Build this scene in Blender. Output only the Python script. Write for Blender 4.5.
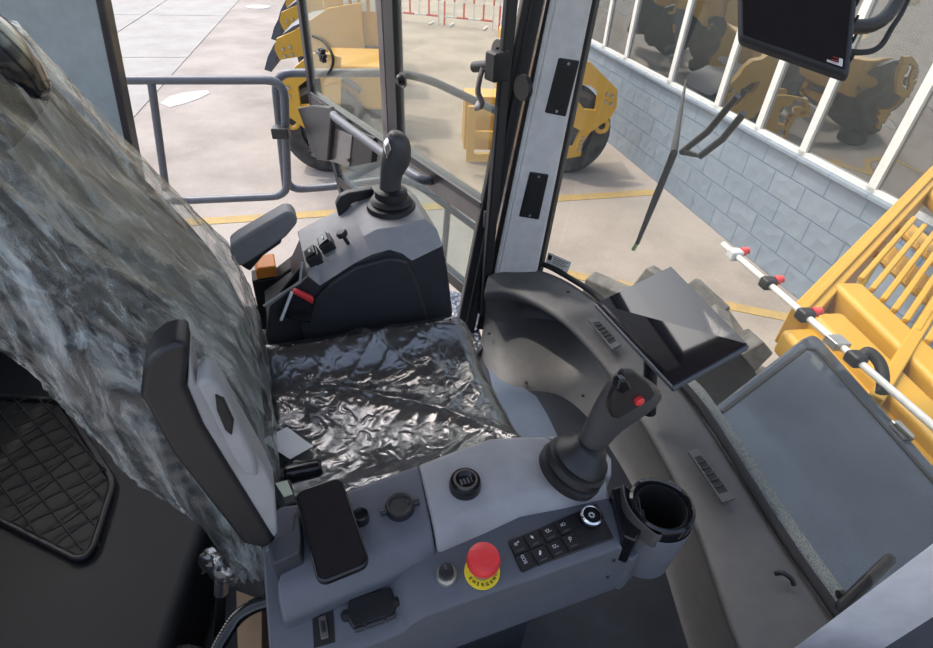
import bpy, bmesh, math, random
import numpy as np
from mathutils import Vector, Matrix, noise

random.seed(7)
for o in list(bpy.data.objects):
    bpy.data.objects.remove(o)
SC = bpy.context.scene
COL = SC.collection

# ------------------------------------------------------------------ camera, sky, sun, exposure
W, H, FPX = 933, 648, 540.0
PITCH, YAW, ROLL = math.radians(38.6), math.radians(6.5), math.radians(3.0)
CAM = np.array([0.05, -0.75, 1.30])
_f = np.array([math.sin(YAW)*math.cos(PITCH), math.cos(YAW)*math.cos(PITCH), -math.sin(PITCH)])
_r0 = np.array([math.cos(YAW), -math.sin(YAW), 0.0])
_u0 = np.cross(_r0, _f)
_r = math.cos(ROLL)*_r0 + math.sin(ROLL)*_u0
_u = np.cross(_r, _f)
cam_data = bpy.data.cameras.new('camera')
cam_data.sensor_width = 36.0
cam_data.lens = FPX/W*36.0
cam_data.clip_start = 0.01
cam = bpy.data.objects.new('camera', cam_data)
COL.objects.link(cam)
cam.matrix_world = Matrix(((_r[0], _u[0], -_f[0], CAM[0]), (_r[1], _u[1], -_f[1], CAM[1]), (_r[2], _u[2], -_f[2], CAM[2]), (0, 0, 0, 1)))
SC.camera = cam

world = bpy.data.worlds.new('sky')
SC.world = world
world.use_nodes = True
wn = world.node_tree.nodes
sky = wn.new('ShaderNodeTexSky')
sky.sky_type = 'NISHITA'
sky.sun_disc = False
sky.sun_elevation = math.radians(52)
sky.sun_rotation = math.radians(-40)
sky.air_density = 1.0
sky.dust_density = 3.0
sky.ozone_density = 1.0
hsv = wn.new('ShaderNodeHueSaturation')
hsv.inputs['Saturation'].default_value = 0.7
world.node_tree.links.new(sky.outputs[0], hsv.inputs['Color'])
world.node_tree.links.new(hsv.outputs[0], wn['Background'].inputs[0])
wn['Background'].inputs[1].default_value = 0.26

sun_d = bpy.data.lights.new('sun', 'SUN')
sun_d.energy = 1.3
sun_d.angle = math.radians(2.0)
sun_d.color = (1.0, 0.93, 0.84)
sun = bpy.data.objects.new('sun', sun_d)
COL.objects.link(sun)
sun.rotation_euler = Vector((0.42, -0.16, -0.88)).to_track_quat('-Z', 'Y').to_euler()

SC.view_settings.view_transform = 'Standard'
SC.view_settings.look = 'None'
SC.view_settings.gamma = 1.0
SC.view_settings.use_curve_mapping = False
SC.view_settings.exposure = 0.66
SC.cycles.max_bounces = 10
SC.cycles.transparent_max_bounces = 16

# ------------------------------------------------------------------ measuring: photo pixel -> point on a plane of the place
def ray(x, y): return _f + _r*((x-W/2)/FPX) + _u*((H/2-y)/FPX)
def zz(x, y, h):
    d = ray(x, y); return Vector(CAM + d*((h-CAM[2])/d[2]))
def yy(x, y, h):
    d = ray(x, y); return Vector(CAM + d*((h-CAM[1])/d[1]))
def xx(x, y, h):
    d = ray(x, y); return Vector(CAM + d*((h-CAM[0])/d[0]))
def pl(x, y, p0, n):
    d = ray(x, y); n = np.array(n); return Vector(CAM + d*(((np.array(p0)-CAM)@n)/(d@n)))
PH = math.radians(15)                       # the seat with its consoles is swivelled towards the door
A = Vector((math.cos(PH), math.sin(PH), 0)); B = Vector((-math.sin(PH), math.cos(PH), 0)); Z = Vector((0, 0, 1))
def S(a, b, z): return A*a + B*b + Z*z
def loc(p): return (p.dot(A), p.dot(B), p.z)
def sb(x, y, b): return pl(x, y, tuple(B*b), tuple(B))
def sa(x, y, a): return pl(x, y, tuple(A*a), tuple(A))

# ------------------------------------------------------------------ materials
def principled(name):
    m = bpy.data.materials.new(name); m.use_nodes = True
    return m, m.node_tree, m.node_tree.nodes['Principled BSDF']
def mat(name, col, rough=0.5, metal=0.0, var=0.08, scale=30.0, bump=0.0, bscale=400.0, spec=0.5, coat=0.0):
    m, nt, p = principled(name)
    n = nt.nodes
    p.inputs['Roughness'].default_value = rough
    p.inputs['Metallic'].default_value = metal
    p.inputs['Specular IOR Level'].default_value = spec
    p.inputs['Coat Weight'].default_value = coat
    tc = n.new('ShaderNodeTexCoord')
    nz = n.new('ShaderNodeTexNoise'); nz.inputs['Scale'].default_value = scale; nz.inputs['Detail'].default_value = 4
    nt.links.new(tc.outputs['Object'], nz.inputs['Vector'])
    rp = n.new('ShaderNodeValToRGB')
    rp.color_ramp.elements[0].position = 0.3; rp.color_ramp.elements[1].position = 0.7
    rp.color_ramp.elements[0].color = tuple(c*(1-var) for c in col)+(1,)
    rp.color_ramp.elements[1].color = tuple(min(1, c*(1+var)) for c in col)+(1,)
    nt.links.new(nz.outputs['Fac'], rp.inputs['Fac'])
    nt.links.new(rp.outputs['Color'], p.inputs['Base Color'])
    if bump:
        b = n.new('ShaderNodeTexNoise'); b.inputs['Scale'].default_value = bscale; b.inputs['Detail'].default_value = 3
        nt.links.new(tc.outputs['Object'], b.inputs['Vector'])
        bp = n.new('ShaderNodeBump'); bp.inputs['Strength'].default_value = bump; bp.inputs['Distance'].default_value = 0.002
        nt.links.new(b.outputs['Fac'], bp.inputs['Height']); nt.links.new(bp.outputs['Normal'], p.inputs['Normal'])
    return m
def schlick(nt, f0, normal=None):
    n = nt.nodes
    lw = n.new('ShaderNodeLayerWeight'); lw.inputs['Blend'].default_value = 0.5
    if normal is not None: nt.links.new(normal, lw.inputs['Normal'])
    pw = n.new('ShaderNodeMath'); pw.operation = 'POWER'; pw.inputs[1].default_value = 5.0
    ml = n.new('ShaderNodeMath'); ml.operation = 'MULTIPLY_ADD'; ml.inputs[1].default_value = 1-f0; ml.inputs[2].default_value = f0
    nt.links.new(lw.outputs['Facing'], pw.inputs[0]); nt.links.new(pw.outputs[0], ml.inputs[0])
    return ml
def glass_mat(name, tint=(0.95, 0.97, 0.96), rough=0.0, ior=1.45, haze=0.0):
    m = bpy.data.materials.new(name); m.use_nodes = True
    nt = m.node_tree; n = nt.nodes; n.clear()
    out = n.new('ShaderNodeOutputMaterial')
    tr = n.new('ShaderNodeBsdfTransparent'); tr.inputs['Color'].default_value = tint+(1,)
    gl = n.new('ShaderNodeBsdfGlossy'); gl.inputs['Roughness'].default_value = rough
    fr = schlick(nt, ((ior-1)/(ior+1))**2)
    mx = n.new('ShaderNodeMixShader')
    nt.links.new(fr.outputs[0], mx.inputs[0]); nt.links.new(tr.outputs[0], mx.inputs[1]); nt.links.new(gl.outputs[0], mx.inputs[2])
    last = mx
    if haze:
        df = n.new('ShaderNodeBsdfDiffuse'); df.inputs['Color'].default_value = (0.85, 0.87, 0.85, 1)
        m2 = n.new('ShaderNodeMixShader'); m2.inputs[0].default_value = haze  # pale diffuse share stands in for reflection haze on the panes
        nt.links.new(mx.outputs[0], m2.inputs[1]); nt.links.new(df.outputs[0], m2.inputs[2]); last = m2
    nt.links.new(last.outputs[0], out.inputs[0])
    return m
def film_mat(name, milk, ior, rough, bump=0.6, bscale=22.0, milkcol=(0.62, 0.64, 0.61), zs=1.0, mscale=9):
    """clear polythene: transparent, glossy by fresnel, a milky share of diffuse with highlight streaks painted in"""
    m = bpy.data.materials.new(name); m.use_nodes = True
    nt = m.node_tree; n = nt.nodes; n.clear()
    out = n.new('ShaderNodeOutputMaterial')
    tr = n.new('ShaderNodeBsdfTransparent'); tr.inputs['Color'].default_value = (0.93, 0.94, 0.94, 1)
    gl = n.new('ShaderNodeBsdfGlossy'); gl.inputs['Roughness'].default_value = rough
    df = n.new('ShaderNodeBsdfDiffuse'); df.inputs['Color'].default_value = milkcol+(1,)
    tc = n.new('ShaderNodeTexCoord')
    nz = n.new('ShaderNodeTexNoise'); nz.inputs['Scale'].default_value = bscale; nz.inputs['Detail'].default_value = 6; nz.inputs['Distortion'].default_value = 1.2
    nz.noise_type = 'RIDGED_MULTIFRACTAL' if hasattr(nz, 'noise_type') else 'FBM'
    mp = n.new('ShaderNodeMapping'); mp.inputs['Scale'].default_value = (1, 1, zs); nt.links.new(tc.outputs['Object'], mp.inputs['Vector'])
    nt.links.new(mp.outputs[0], nz.inputs['Vector'])
    bp = n.new('ShaderNodeBump'); bp.inputs['Strength'].default_value = bump; bp.inputs['Distance'].default_value = 0.004
    nt.links.new(nz.outputs['Fac'], bp.inputs['Height'])
    nt.links.new(bp.outputs[0], gl.inputs['Normal']); fr = schlick(nt, ior, bp.outputs[0])
    n2 = n.new('ShaderNodeTexNoise'); n2.inputs['Scale'].default_value = mscale; n2.inputs['Detail'].default_value = 7; n2.inputs['Distortion'].default_value = 0.6; n2.inputs['Roughness'].default_value = 0.7
    nt.links.new(mp.outputs[0], n2.inputs['Vector'])
    mr = n.new('ShaderNodeMapRange'); mr.inputs['From Min'].default_value = 0.42; mr.inputs['From Max'].default_value = 0.66; mr.interpolation_type = 'SMOOTHSTEP'
    mr.inputs['To Min'].default_value = milk*0.12; mr.inputs['To Max'].default_value = milk*2.0  # pale streaks stand in for bright highlights on the milky film
    nt.links.new(n2.outputs['Fac'], mr.inputs['Value'])
    m1 = n.new('ShaderNodeMixShader'); nt.links.new(mr.outputs[0], m1.inputs[0]); nt.links.new(tr.outputs[0], m1.inputs[1]); nt.links.new(df.outputs[0], m1.inputs[2])
    m2 = n.new('ShaderNodeMixShader'); nt.links.new(fr.outputs[0], m2.inputs[0]); nt.links.new(m1.outputs[0], m2.inputs[1]); nt.links.new(gl.outputs[0], m2.inputs[2])
    nt.links.new(m2.outputs[0], out.inputs[0])
    return m

M = {}
M['dark_plastic'] = mat('dark_plastic', (0.030, 0.032, 0.038), 0.55, bump=0.25)
M['black_plastic'] = mat('black_plastic', (0.012, 0.012, 0.014), 0.45, bump=0.1)
M['shelf_black'] = mat('shelf_black', (0.007, 0.008, 0.011), 0.6, bump=0.2)
M['gloss_black'] = mat('gloss_black', (0.008, 0.008, 0.010), 0.12)
M['rubber'] = mat('rubber', (0.013, 0.013, 0.015), 0.65, bump=0.2)
M['grey_shell'] = mat('grey_shell', (0.30, 0.295, 0.305), 0.5, bump=0.25)
M['slate_shell'] = mat('slate_shell', (0.098, 0.102, 0.122), 0.5, bump=0.25)
M['slate_dark'] = mat('slate_dark', (0.085, 0.09, 0.108), 0.55, bump=0.25)
M['console_side'] = mat('console_side', (0.024, 0.025, 0.030), 0.5, bump=0.25)
M['arm_grey'] = mat('arm_grey', (0.30, 0.295, 0.30), 0.5, bump=0.2)
M['seat_arm'] = mat('seat_arm', (0.17, 0.17, 0.18), 0.5, bump=0.2)
M['liner'] = mat('liner', (0.20, 0.20, 0.21), 0.8)
M['tyre_core'] = mat('tyre_core', (0.022, 0.022, 0.022), 0.85, bump=0.4, bscale=60)  # darker than the lugs, shade of the gaps put into the colour
M['dash'] = mat('dash', (0.098, 0.095, 0.094), 0.5, bump=0.3)
M['pillar'] = mat('pillar', (0.72, 0.69, 0.69), 0.35, bump=0.05)
M['pillar_warm'] = mat('pillar_warm', (0.36, 0.35, 0.37), 0.4)
M['wall_grey'] = mat('wall_grey', (0.62, 0.65, 0.64), 0.6, bump=0.15)
M['frame_brown'] = mat('frame_brown', (0.10, 0.085, 0.085), 0.25, coat=0.4)
M['frame_black'] = mat('frame_black', (0.02, 0.02, 0.023), 0.35)
M['rail_grey'] = mat('rail_grey', (0.10, 0.108, 0.13), 0.4, metal=0.2)
M['floor_mat'] = mat('floor_mat', (0.021, 0.026, 0.038), 0.6, var=0.25, scale=12, bump=0.4, bscale=250)
M['seat_fabric'] = mat('seat_fabric', (0.022, 0.023, 0.028), 0.8, bump=0.6, bscale=700)
M['seat_grey'] = mat('seat_grey', (0.17, 0.175, 0.16), 0.85, bump=0.6, bscale=700)
M['yellow'] = mat('yellow', (0.53, 0.30, 0.03), 0.4, var=0.05, scale=5)
M['orange'] = mat('orange', (0.70, 0.22, 0.03), 0.5)
M['tyre'] = mat('tyre', (0.045, 0.044, 0.043), 0.8, var=0.5, scale=8, bump=0.5, bscale=60)
M['tyre_dusty'] = mat('tyre_dusty', (0.13, 0.125, 0.12), 0.85, var=0.45, scale=14, bump=0.6, bscale=70)
M['grip'] = mat('grip', (0.055, 0.053, 0.055), 0.45, bump=0.15)
M['fender'] = mat('fender', (0.06, 0.07, 0.10), 0.45)
M['hood'] = mat('hood', (0.036, 0.048, 0.070), 0.16, var=0.2, scale=6, coat=0.5)
M['steel'] = mat('steel', (0.55, 0.55, 0.54), 0.3, metal=0.9)
M['chrome'] = mat('chrome', (0.75, 0.75, 0.76), 0.12, metal=1.0)
M['bolt'] = mat('bolt', (0.42, 0.40, 0.36), 0.35, metal=0.8)
M['white_pipe'] = mat('white_pipe', (0.72, 0.72, 0.70), 0.3)
M['red'] = mat('red', (0.68, 0.035, 0.04), 0.4)
M['red_paint'] = mat('red_paint', (0.62, 0.07, 0.06), 0.5)
M['white_paint'] = mat('white_paint', (0.72, 0.71, 0.69), 0.5)
M['ring_yellow'] = mat('ring_yellow', (0.78, 0.60, 0.03), 0.45)
M['ink'] = mat('ink', (0.01, 0.01, 0.01), 0.6)
M['icon'] = mat('icon', (0.62, 0.63, 0.64), 0.5)
M['icon_dim'] = mat('icon_dim', (0.07, 0.07, 0.08), 0.5)
M['paper'] = mat('paper', (0.68, 0.69, 0.70), 0.6, var=0.04)
M['cardboard'] = mat('cardboard', (0.30, 0.20, 0.12), 0.8)
M['screen'] = mat('screen', (0.006, 0.006, 0.010), 0.05, coat=1.0, spec=1.0)
M['pale_sheet'] = mat('pale_sheet', (0.13, 0.165, 0.22), 0.35, var=0.15, scale=8)
M['glass'] = glass_mat('glass', (0.97, 0.96, 0.88), ior=1.42, haze=0.07)
M['door_glass'] = glass_mat('door_glass', (0.97, 0.955, 0.86), ior=1.42, haze=0.05)
M['low_glass'] = glass_mat('low_glass', (0.82, 0.87, 0.84), ior=1.5, haze=0.04)
M['film_back'] = film_mat('film_back', 0.30, 0.08, 0.2, bump=0.5, bscale=34, zs=0.09, mscale=34)
M['film_cushion'] = film_mat('film_cushion', 0.015, 0.2, 0.24, bump=0.9, bscale=34, milkcol=(0.55, 0.58, 0.66))

def label_paper_mat():
    m = bpy.data.materials.new('label_paper'); m.use_nodes = True
    nt = m.node_tree; n = nt.nodes; p = n['Principled BSDF']; out = n['Material Output']
    p.inputs['Base Color'].default_value = (0.75, 0.76, 0.77, 1); p.inputs['Roughness'].default_value = 0.6
    tl = n.new('ShaderNodeBsdfTranslucent'); tl.inputs['Color'].default_value = (0.8, 0.8, 0.8, 1)
    mx = n.new('ShaderNodeMixShader'); mx.inputs[0].default_value = 0.5
    nt.links.new(p.outputs[0], mx.inputs[1]); nt.links.new(tl.outputs[0], mx.inputs[2]); nt.links.new(mx.outputs[0], out.inputs[0])
    return m
M['label_paper'] = label_paper_mat()
def window_pane_mat():
    m, nt, p = principled('window_pane')
    n = nt.nodes
    p.inputs['Base Color'].default_value = (0.012, 0.016, 0.017, 1)
    p.inputs['Roughness'].default_value = 0.02
    p.inputs['IOR'].default_value = 3.6
    tc = n.new('ShaderNodeTexCoord'); mp = n.new('ShaderNodeMapping'); mp.inputs['Scale'].default_value = (1, 0.55, 1.3)
    nz = n.new('ShaderNodeTexNoise'); nz.inputs['Scale'].default_value = 2.2; nz.inputs['Detail'].default_value = 1
    bp = n.new('ShaderNodeBump'); bp.inputs['Strength'].default_value = 0.35; bp.inputs['Distance'].default_value = 0.05
    nt.links.new(tc.outputs['Object'], mp.inputs[0]); nt.links.new(mp.outputs[0], nz.inputs[0]); nt.links.new(nz.outputs[0], bp.inputs['Height']); nt.links.new(bp.outputs[0], p.inputs['Normal'])
    return m
M['window_pane'] = window_pane_mat()

def block_wall_mat():
    m, nt, p = principled('blue_block')
    n = nt.nodes
    tc = n.new('ShaderNodeTexCoord'); mp = n.new('ShaderNodeMapping')
    mp.inputs['Rotation'].default_value = (0, math.radians(90), math.radians(90))
    sp = n.new('ShaderNodeSeparateXYZ'); cb = n.new('ShaderNodeCombineXYZ')
    nt.links.new(tc.outputs['Object'], sp.inputs[0])
    nt.links.new(sp.outputs['Y'], cb.inputs['X']); nt.links.new(sp.outputs['Z'], cb.inputs['Y'])
    bk = n.new('ShaderNodeTexBrick'); bk.inputs['Scale'].default_value = 1.0
    bk.inputs['Brick Width'].default_value = 0.42; bk.inputs['Row Height'].default_value = 0.24
    bk.inputs['Mortar Size'].default_value = 0.008; bk.inputs['Mortar Smooth'].default_value = 0.4
    bk.inputs['Color1'].default_value = (0.19, 0.235, 0.29, 1); bk.inputs['Color2'].default_value = (0.22, 0.262, 0.315, 1); bk.inputs['Mortar'].default_value = (0.13, 0.19, 0.27, 1)
    nt.links.new(cb.outputs[0], bk.inputs['Vector'])
    nt.links.new(bk.outputs['Color'], p.inputs['Base Color'])
    p.inputs['Roughness'].default_value = 0.7
    nz = n.new('ShaderNodeTexVoronoi'); nz.inputs['Scale'].default_value = 8
    nt.links.new(tc.outputs['Object'], nz.inputs['Vector'])
    ad = n.new('ShaderNodeMath'); ad.operation = 'MULTIPLY_ADD'; ad.inputs[1].default_value = 0.5
    iv = n.new('ShaderNodeMath'); iv.operation = 'SUBTRACT'; iv.inputs[0].default_value = 1.0
    nt.links.new(bk.outputs['Fac'], iv.inputs[1])
    nt.links.new(nz.outputs['Distance'], ad.inputs[0]); nt.links.new(iv.outputs[0], ad.inputs[2])
    bp = n.new('ShaderNodeBump'); bp.inputs['Strength'].default_value = 0.7; bp.inputs['Distance'].default_value = 0.03
    nt.links.new(ad.outputs[0], bp.inputs['Height']); nt.links.new(bp.outputs[0], p.inputs['Normal'])
    return m
M['blue_block'] = block_wall_mat()

def ground_mat(name, c1, c2, sc=0.8):
    m, nt, p = principled(name)
    n = nt.nodes
    tc = n.new('ShaderNodeTexCoord')
    n1 = n.new('ShaderNodeTexNoise'); n1.inputs['Scale'].default_value = sc; n1.inputs['Detail'].default_value = 8; n1.inputs['Roughness'].default_value = 0.65
    n2 = n.new('ShaderNodeTexNoise'); n2.inputs['Scale'].default_value = 45; n2.inputs['Detail'].default_value = 5
    for q in (n1, n2): nt.links.new(tc.outputs['Object'], q.inputs['Vector'])
    rp = n.new('ShaderNodeValToRGB'); rp.color_ramp.elements[0].position = 0.32; rp.color_ramp.elements[1].position = 0.62
    rp.color_ramp.elements[0].color = c1+(1,); rp.color_ramp.elements[1].color = c2+(1,)
    nt.links.new(n1.outputs['Fac'], rp.inputs['Fac'])
    mx = n.new('ShaderNodeMixRGB'); mx.blend_type = 'OVERLAY'; mx.inputs[0].default_value = 0.25
    nt.links.new(rp.outputs[0], mx.inputs[1]); nt.links.new(n2.outputs['Fac'], mx.inputs[2])
    nt.links.new(mx.outputs[0], p.inputs['Base Color'])
    p.inputs['Roughness'].default_value = 0.85
    bp = n.new('ShaderNodeBump'); bp.inputs['Strength'].default_value = 0.3; bp.inputs['Distance'].default_value = 0.01
    nt.links.new(n2.outputs['Fac'], bp.inputs['Height']); nt.links.new(bp.outputs[0], p.inputs['Normal'])
    return m
M['concrete'] = ground_mat('concrete', (0.225, 0.195, 0.170), (0.335, 0.295, 0.262))
M['slab'] = ground_mat('slab', (0.27, 0.255, 0.24), (0.33, 0.315, 0.295), 1.5)
M['patch'] = ground_mat('patch', (0.40, 0.395, 0.39), (0.46, 0.455, 0.45))
M['yellow_line'] = ground_mat('yellow_line', (0.33, 0.24, 0.12), (0.42, 0.29, 0.10), 6)

# ------------------------------------------------------------------ objects and meshes (all coordinates are world coordinates)
ROOT = {}
def wmat(o): return ROOT.get(o.name, Matrix.Identity(4))
def tagit(o, label=None, cat=None, group=None, kind=None):
    if label: o['label'] = label
    if cat: o['category'] = cat
    if group: o['group'] = group
    if kind: o['kind'] = kind
    return o
def thing(name, at, label, cat, rz=0.0, group=None, kind=None):
    o = bpy.data.objects.new(name, None); COL.objects.link(o)
    o.empty_display_size = 0.05
    m = Matrix.Translation(Vector(at)) @ Matrix.Rotation(rz, 4, 'Z')
    o.matrix_world = m; ROOT[o.name] = m
    return tagit(o, label, cat, group, kind)
def structure(name, verts=None, faces=None, m=None, **k):
    o = mesh(name, verts, faces, m, **k); o['kind'] = 'structure'; return o
def mesh(name, verts, faces, m, parent=None, smooth=False, bevel=0.0, bseg=3, subsurf=0, solid=0.0, mats=None, fmat=None, label=None):
    verts = [Vector(v) for v in verts]
    if parent is not None:
        base = wmat(parent)
    else:
        lo = Vector([min(v[i] for v in verts) for i in range(3)]); hi = Vector([max(v[i] for v in verts) for i in range(3)])
        base = Matrix.Translation(Vector(((lo.x+hi.x)/2, (lo.y+hi.y)/2, lo.z)))
    inv = base.inverted()
    me = bpy.data.meshes.new(name)
    me.from_pydata([inv @ v for v in verts], [], faces)
    bm = bmesh.new(); bm.from_mesh(me)
    bmesh.ops.recalc_face_normals(bm, faces=bm.faces)
    bm.to_mesh(me); bm.free()
    for q in (mats or [m]): me.materials.append(M[q] if isinstance(q, str) else q)
    if fmat:
        for p, i in zip(me.polygons, fmat): p.material_index = i
    for p in me.polygons: p.use_smooth = True
    me.set_sharp_from_angle(angle=math.radians(80 if smooth == 'all' else 38))
    o = bpy.data.objects.new(name, me); COL.objects.link(o)
    if parent is not None: o.parent = parent
    else: o.matrix_world = base
    ROOT[o.name] = base
    if solid:
        s = o.modifiers.new('solid', 'SOLIDIFY'); s.thickness = solid; s.offset = -1
    if bevel:
        b = o.modifiers.new('bevel', 'BEVEL'); b.width = bevel; b.segments = bseg; b.limit_method = 'ANGLE'; b.angle_limit = math.radians(35)
        b.harden_normals = True
        for p in me.polygons: p.use_smooth = True
    if subsurf:
        s = o.modifiers.new('sub', 'SUBSURF'); s.levels = subsurf; s.render_levels = subsurf
    if label: o['label'] = label
    return o
class Geo:
    """gathers shapes of ONE part"""
    def __init__(s): s.v = []; s.f = []; s.fm = []
    def add(s, vf, mi=0):
        v, f = vf; n = len(s.v); s.v += [Vector(q) for q in v]; s.f += [[i+n for i in q] for q in f]; s.fm += [mi]*len(f); return s
    def build(s, name, m, parent=None, **k):
        return mesh(name, s.v, s.f, m, parent, fmat=s.fm if k.get('mats') else None, **k)
def g_box(c, u, v, w, du, dv, dw):
    """box: centre, three unit axes, full sizes"""
    c = Vector(c); P = []
    for i in (-1, 1):
        for j in (-1, 1):
            for k in (-1, 1): P.append(c + u*(i*du/2) + v*(j*dv/2) + w*(k*dw/2))
    return P, [[0, 1, 3, 2], [4, 6, 7, 5], [0, 4, 5, 1], [2, 3, 7, 6], [0, 2, 6, 4], [1, 5, 7, 3]]
X_, Y_, Z_ = Vector((1, 0, 0)), Vector((0, 1, 0)), Vector((0, 0, 1))
def g_wbox(x0, x1, y0, y1, z0, z1): return g_box(((x0+x1)/2, (y0+y1)/2, (z0+z1)/2), X_, Y_, Z_, x1-x0, y1-y0, z1-z0)
def g_sbox(a0, a1, b0, b1, z0, z1): return g_box(S((a0+a1)/2, (b0+b1)/2, (z0+z1)/2), A, B, Z, a1-a0, b1-b0, z1-z0)
def g_prism(loop, vec):
    n = len(loop); loop = [Vector(p) for p in loop]; vec = Vector(vec)
    return loop+[p+vec for p in loop], [list(range(n))[::-1], list(range(n, 2*n))]+[[i, (i+1) % n, n+(i+1) % n, n+i] for i in range(n)]
def g_hull2(l0, l1):
    n = len(l0)
    return [Vector(p) for p in list(l0)+list(l1)], [list(range(n))[::-1], list(range(n, 2*n))]+[[i, (i+1) % n, n+(i+1) % n, n+i] for i in range(n)]
def g_loft(rings, closed=True, caps=True):
    n = len(rings[0]); v = [Vector(p) for r in rings for p in r]; f = []
    for i in range(len(rings)-1):
        for j in range(n if closed else n-1):
            k = (j+1) % n; f.append([i*n+j, i*n+k, (i+1)*n+k, (i+1)*n+j])
    if caps and closed: f.append(list(range(n))[::-1]); f.append([(len(rings)-1)*n+j for j in range(n)])
    return v, f
def frame_of(d):
    d = d.normalized(); h = Z_ if abs(d.z) < 0.9 else X_
    u = d.cross(h).normalized(); return u, u.cross(d).normalized()
def fillet(pts, rad, n=5):
    pts = [Vector(p) for p in pts]; out = [pts[0]]
    for i in range(1, len(pts)-1):
        p, a, b = pts[i], pts[i-1]-pts[i], pts[i+1]-pts[i]
        t = min(rad, a.length*0.49, b.length*0.49)
        p0, p2 = p+a.normalized()*t, p+b.normalized()*t
        for k in range(n+1):
            s = k/n; out.append(p0*(1-s)**2+p*(2*s*(1-s))+p2*s*s)
    return out+[pts[-1]]
def smooth_path(pts, n=6):
    pts = [Vector(p) for p in pts]; out = []
    P = [pts[0]*2-pts[1]]+pts+[pts[-1]*2-pts[-2]]
    for i in range(1, len(P)-2):
        for k in range(n):
            t = k/n
            out.append(0.5*((2*P[i])+(P[i+1]-P[i-1])*t+(2*P[i-1]-5*P[i]+4*P[i+1]-P[i+2])*t*t+(3*P[i]-P[i-1]-3*P[i+1]+P[i+2])*t**3))
    return out+[pts[-1]]
def g_tube(pts, r, n=12, sq=None):
    pts = [Vector(p) for p in pts]; rings = []; u = None
    for i, p in enumerate(pts):
        d = (pts[min(i+1, len(pts)-1)]-pts[max(i-1, 0)]).normalized()
        if u is None: u, _ = frame_of(d)
        u = (u-d*u.dot(d)).normalized(); w = d.cross(u)
        rr = r[i] if isinstance(r, (list, tuple)) else r
        s2 = sq or 1.0
        rings.append([p+u*(rr*math.cos(t*2*math.pi/n))+w*(rr*s2*math.sin(t*2*math.pi/n)) for t in range(n)])
    return g_loft(rings)
def g_lathe(profile, at, axis=Z_, n=28):
    u, w = frame_of(Vector(axis)); ax = Vector(axis).normalized(); at = Vector(at)
    profile = list(profile); ring = profile[0][0] > 1e-6 and profile[-1][0] > 1e-6
    if ring: profile.append(profile[0])
    rings = [[at+ax*z+u*(r*math.cos(t*2*math.pi/n))+w*(r*math.sin(t*2*math.pi/n)) for t in range(n)] for r, z in profile]
    return g_loft(rings, caps=not ring)
def one(name, vf, m, parent=None, **k): return mesh(name, vf[0], vf[1], m, parent, **k)
def rrect(c, u, v, du, dv, r, n=4):
    c = Vector(c); out = []
    for (sx, sy, a0) in ((1, 1, 0), (-1, 1, 90), (-1, -1, 180), (1, -1, 270)):
        for k in range(n+1):
            t = math.radians(a0+90*k/n)
            out.append(c+u*(sx*(du/2-r)+r*math.cos(t))+v*(sy*(dv/2-r)+r*math.sin(t)))
    return out
def text_geo(s, at, u, v, size, depth=0.0004):
    c = bpy.data.curves.new('t', 'FONT'); c.body = s; c.size = size; c.align_x = 'CENTER'; c.align_y = 'CENTER'; c.extrude = depth; c.resolution_u = 3
    o = bpy.data.objects.new('t', c); COL.objects.link(o)
    dg = bpy.context.evaluated_depsgraph_get(); me = bpy.data.meshes.new_from_object(o.evaluated_get(dg))
    w = u.cross(v); at = Vector(at)
    V = [at+u*p.co.x+v*p.co.y+w*p.co.z for p in me.vertices]; Fc = [list(p.vertices) for p in me.polygons]
    bpy.data.objects.remove(o); bpy.data.curves.remove(c); bpy.data.meshes.remove(me)
    return V, Fc
def g_plate(outer, holes, at, u, v, depth):
    """flat plate with holes: outlines in (u, v) metres, thickness along u x v"""
    c = bpy.data.curves.new('t', 'CURVE'); c.dimensions = '2D'; c.fill_mode = 'BOTH'; c.extrude = depth/2
    for lp in [outer]+holes:
        s = c.splines.new('POLY'); s.points.add(len(lp)-1); s.use_cyclic_u = True
        for q, p in zip(s.points, lp): q.co = (p[0], p[1], 0, 1)
    o = bpy.data.objects.new('t', c); COL.objects.link(o)
    dg = bpy.context.evaluated_depsgraph_get(); me = bpy.data.meshes.new_from_object(o.evaluated_get(dg))
    w = u.cross(v); at = Vector(at)
    V = [at+u*p.co.x+v*p.co.y+w*p.co.z for p in me.vertices]; Fc = [list(p.vertices) for p in me.polygons]
    bpy.data.objects.remove(o); bpy.data.curves.remove(c); bpy.data.meshes.remove(me)
    return V, Fc
def dup(root, off, label=None, group=None):
    r = root.copy(); COL.objects.link(r); r.location = root.location+Vector(off)
    ROOT[r.name] = Matrix.Translation(Vector(off)) @ wmat(root)
    if label: r['label'] = label
    if group: r['group'] = group
    for ch in list(root.children):
        c = ch.copy(); COL.objects.link(c); c.parent = r
        for g in list(ch.children):
            d = g.copy(); COL.objects.link(d); d.parent = c
    return r

# ================================================================== THE SETTING
GZ = -1.7
one('ground', g_wbox(-30, 40, -8, 70, GZ-0.2, GZ), 'concrete')['kind'] = 'structure'
# pale slab pavement on the left
pr = [zz(243, -4, GZ+0.012), zz(125, 128, GZ+0.012)]; pdir = (pr[1]-pr[0]).normalized()
pn = Vector((-pdir.y, pdir.x, 0)); pn = pn if pn.x < 0 else -pn
g = Geo(); L = 0.0; p0 = pr[0]-pdir*30
while L < 60:
    for k in range(2):
        a0 = p0+pdir*L+pn*(0.02+k*2.1); g.add(g_prism([a0, a0+pdir*4.76, a0+pdir*4.76+pn*2.06, a0+pn*2.06], (0, 0, -0.05)))
    L += 4.8
g.build('pavement', 'slab')['kind'] = 'structure'
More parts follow.
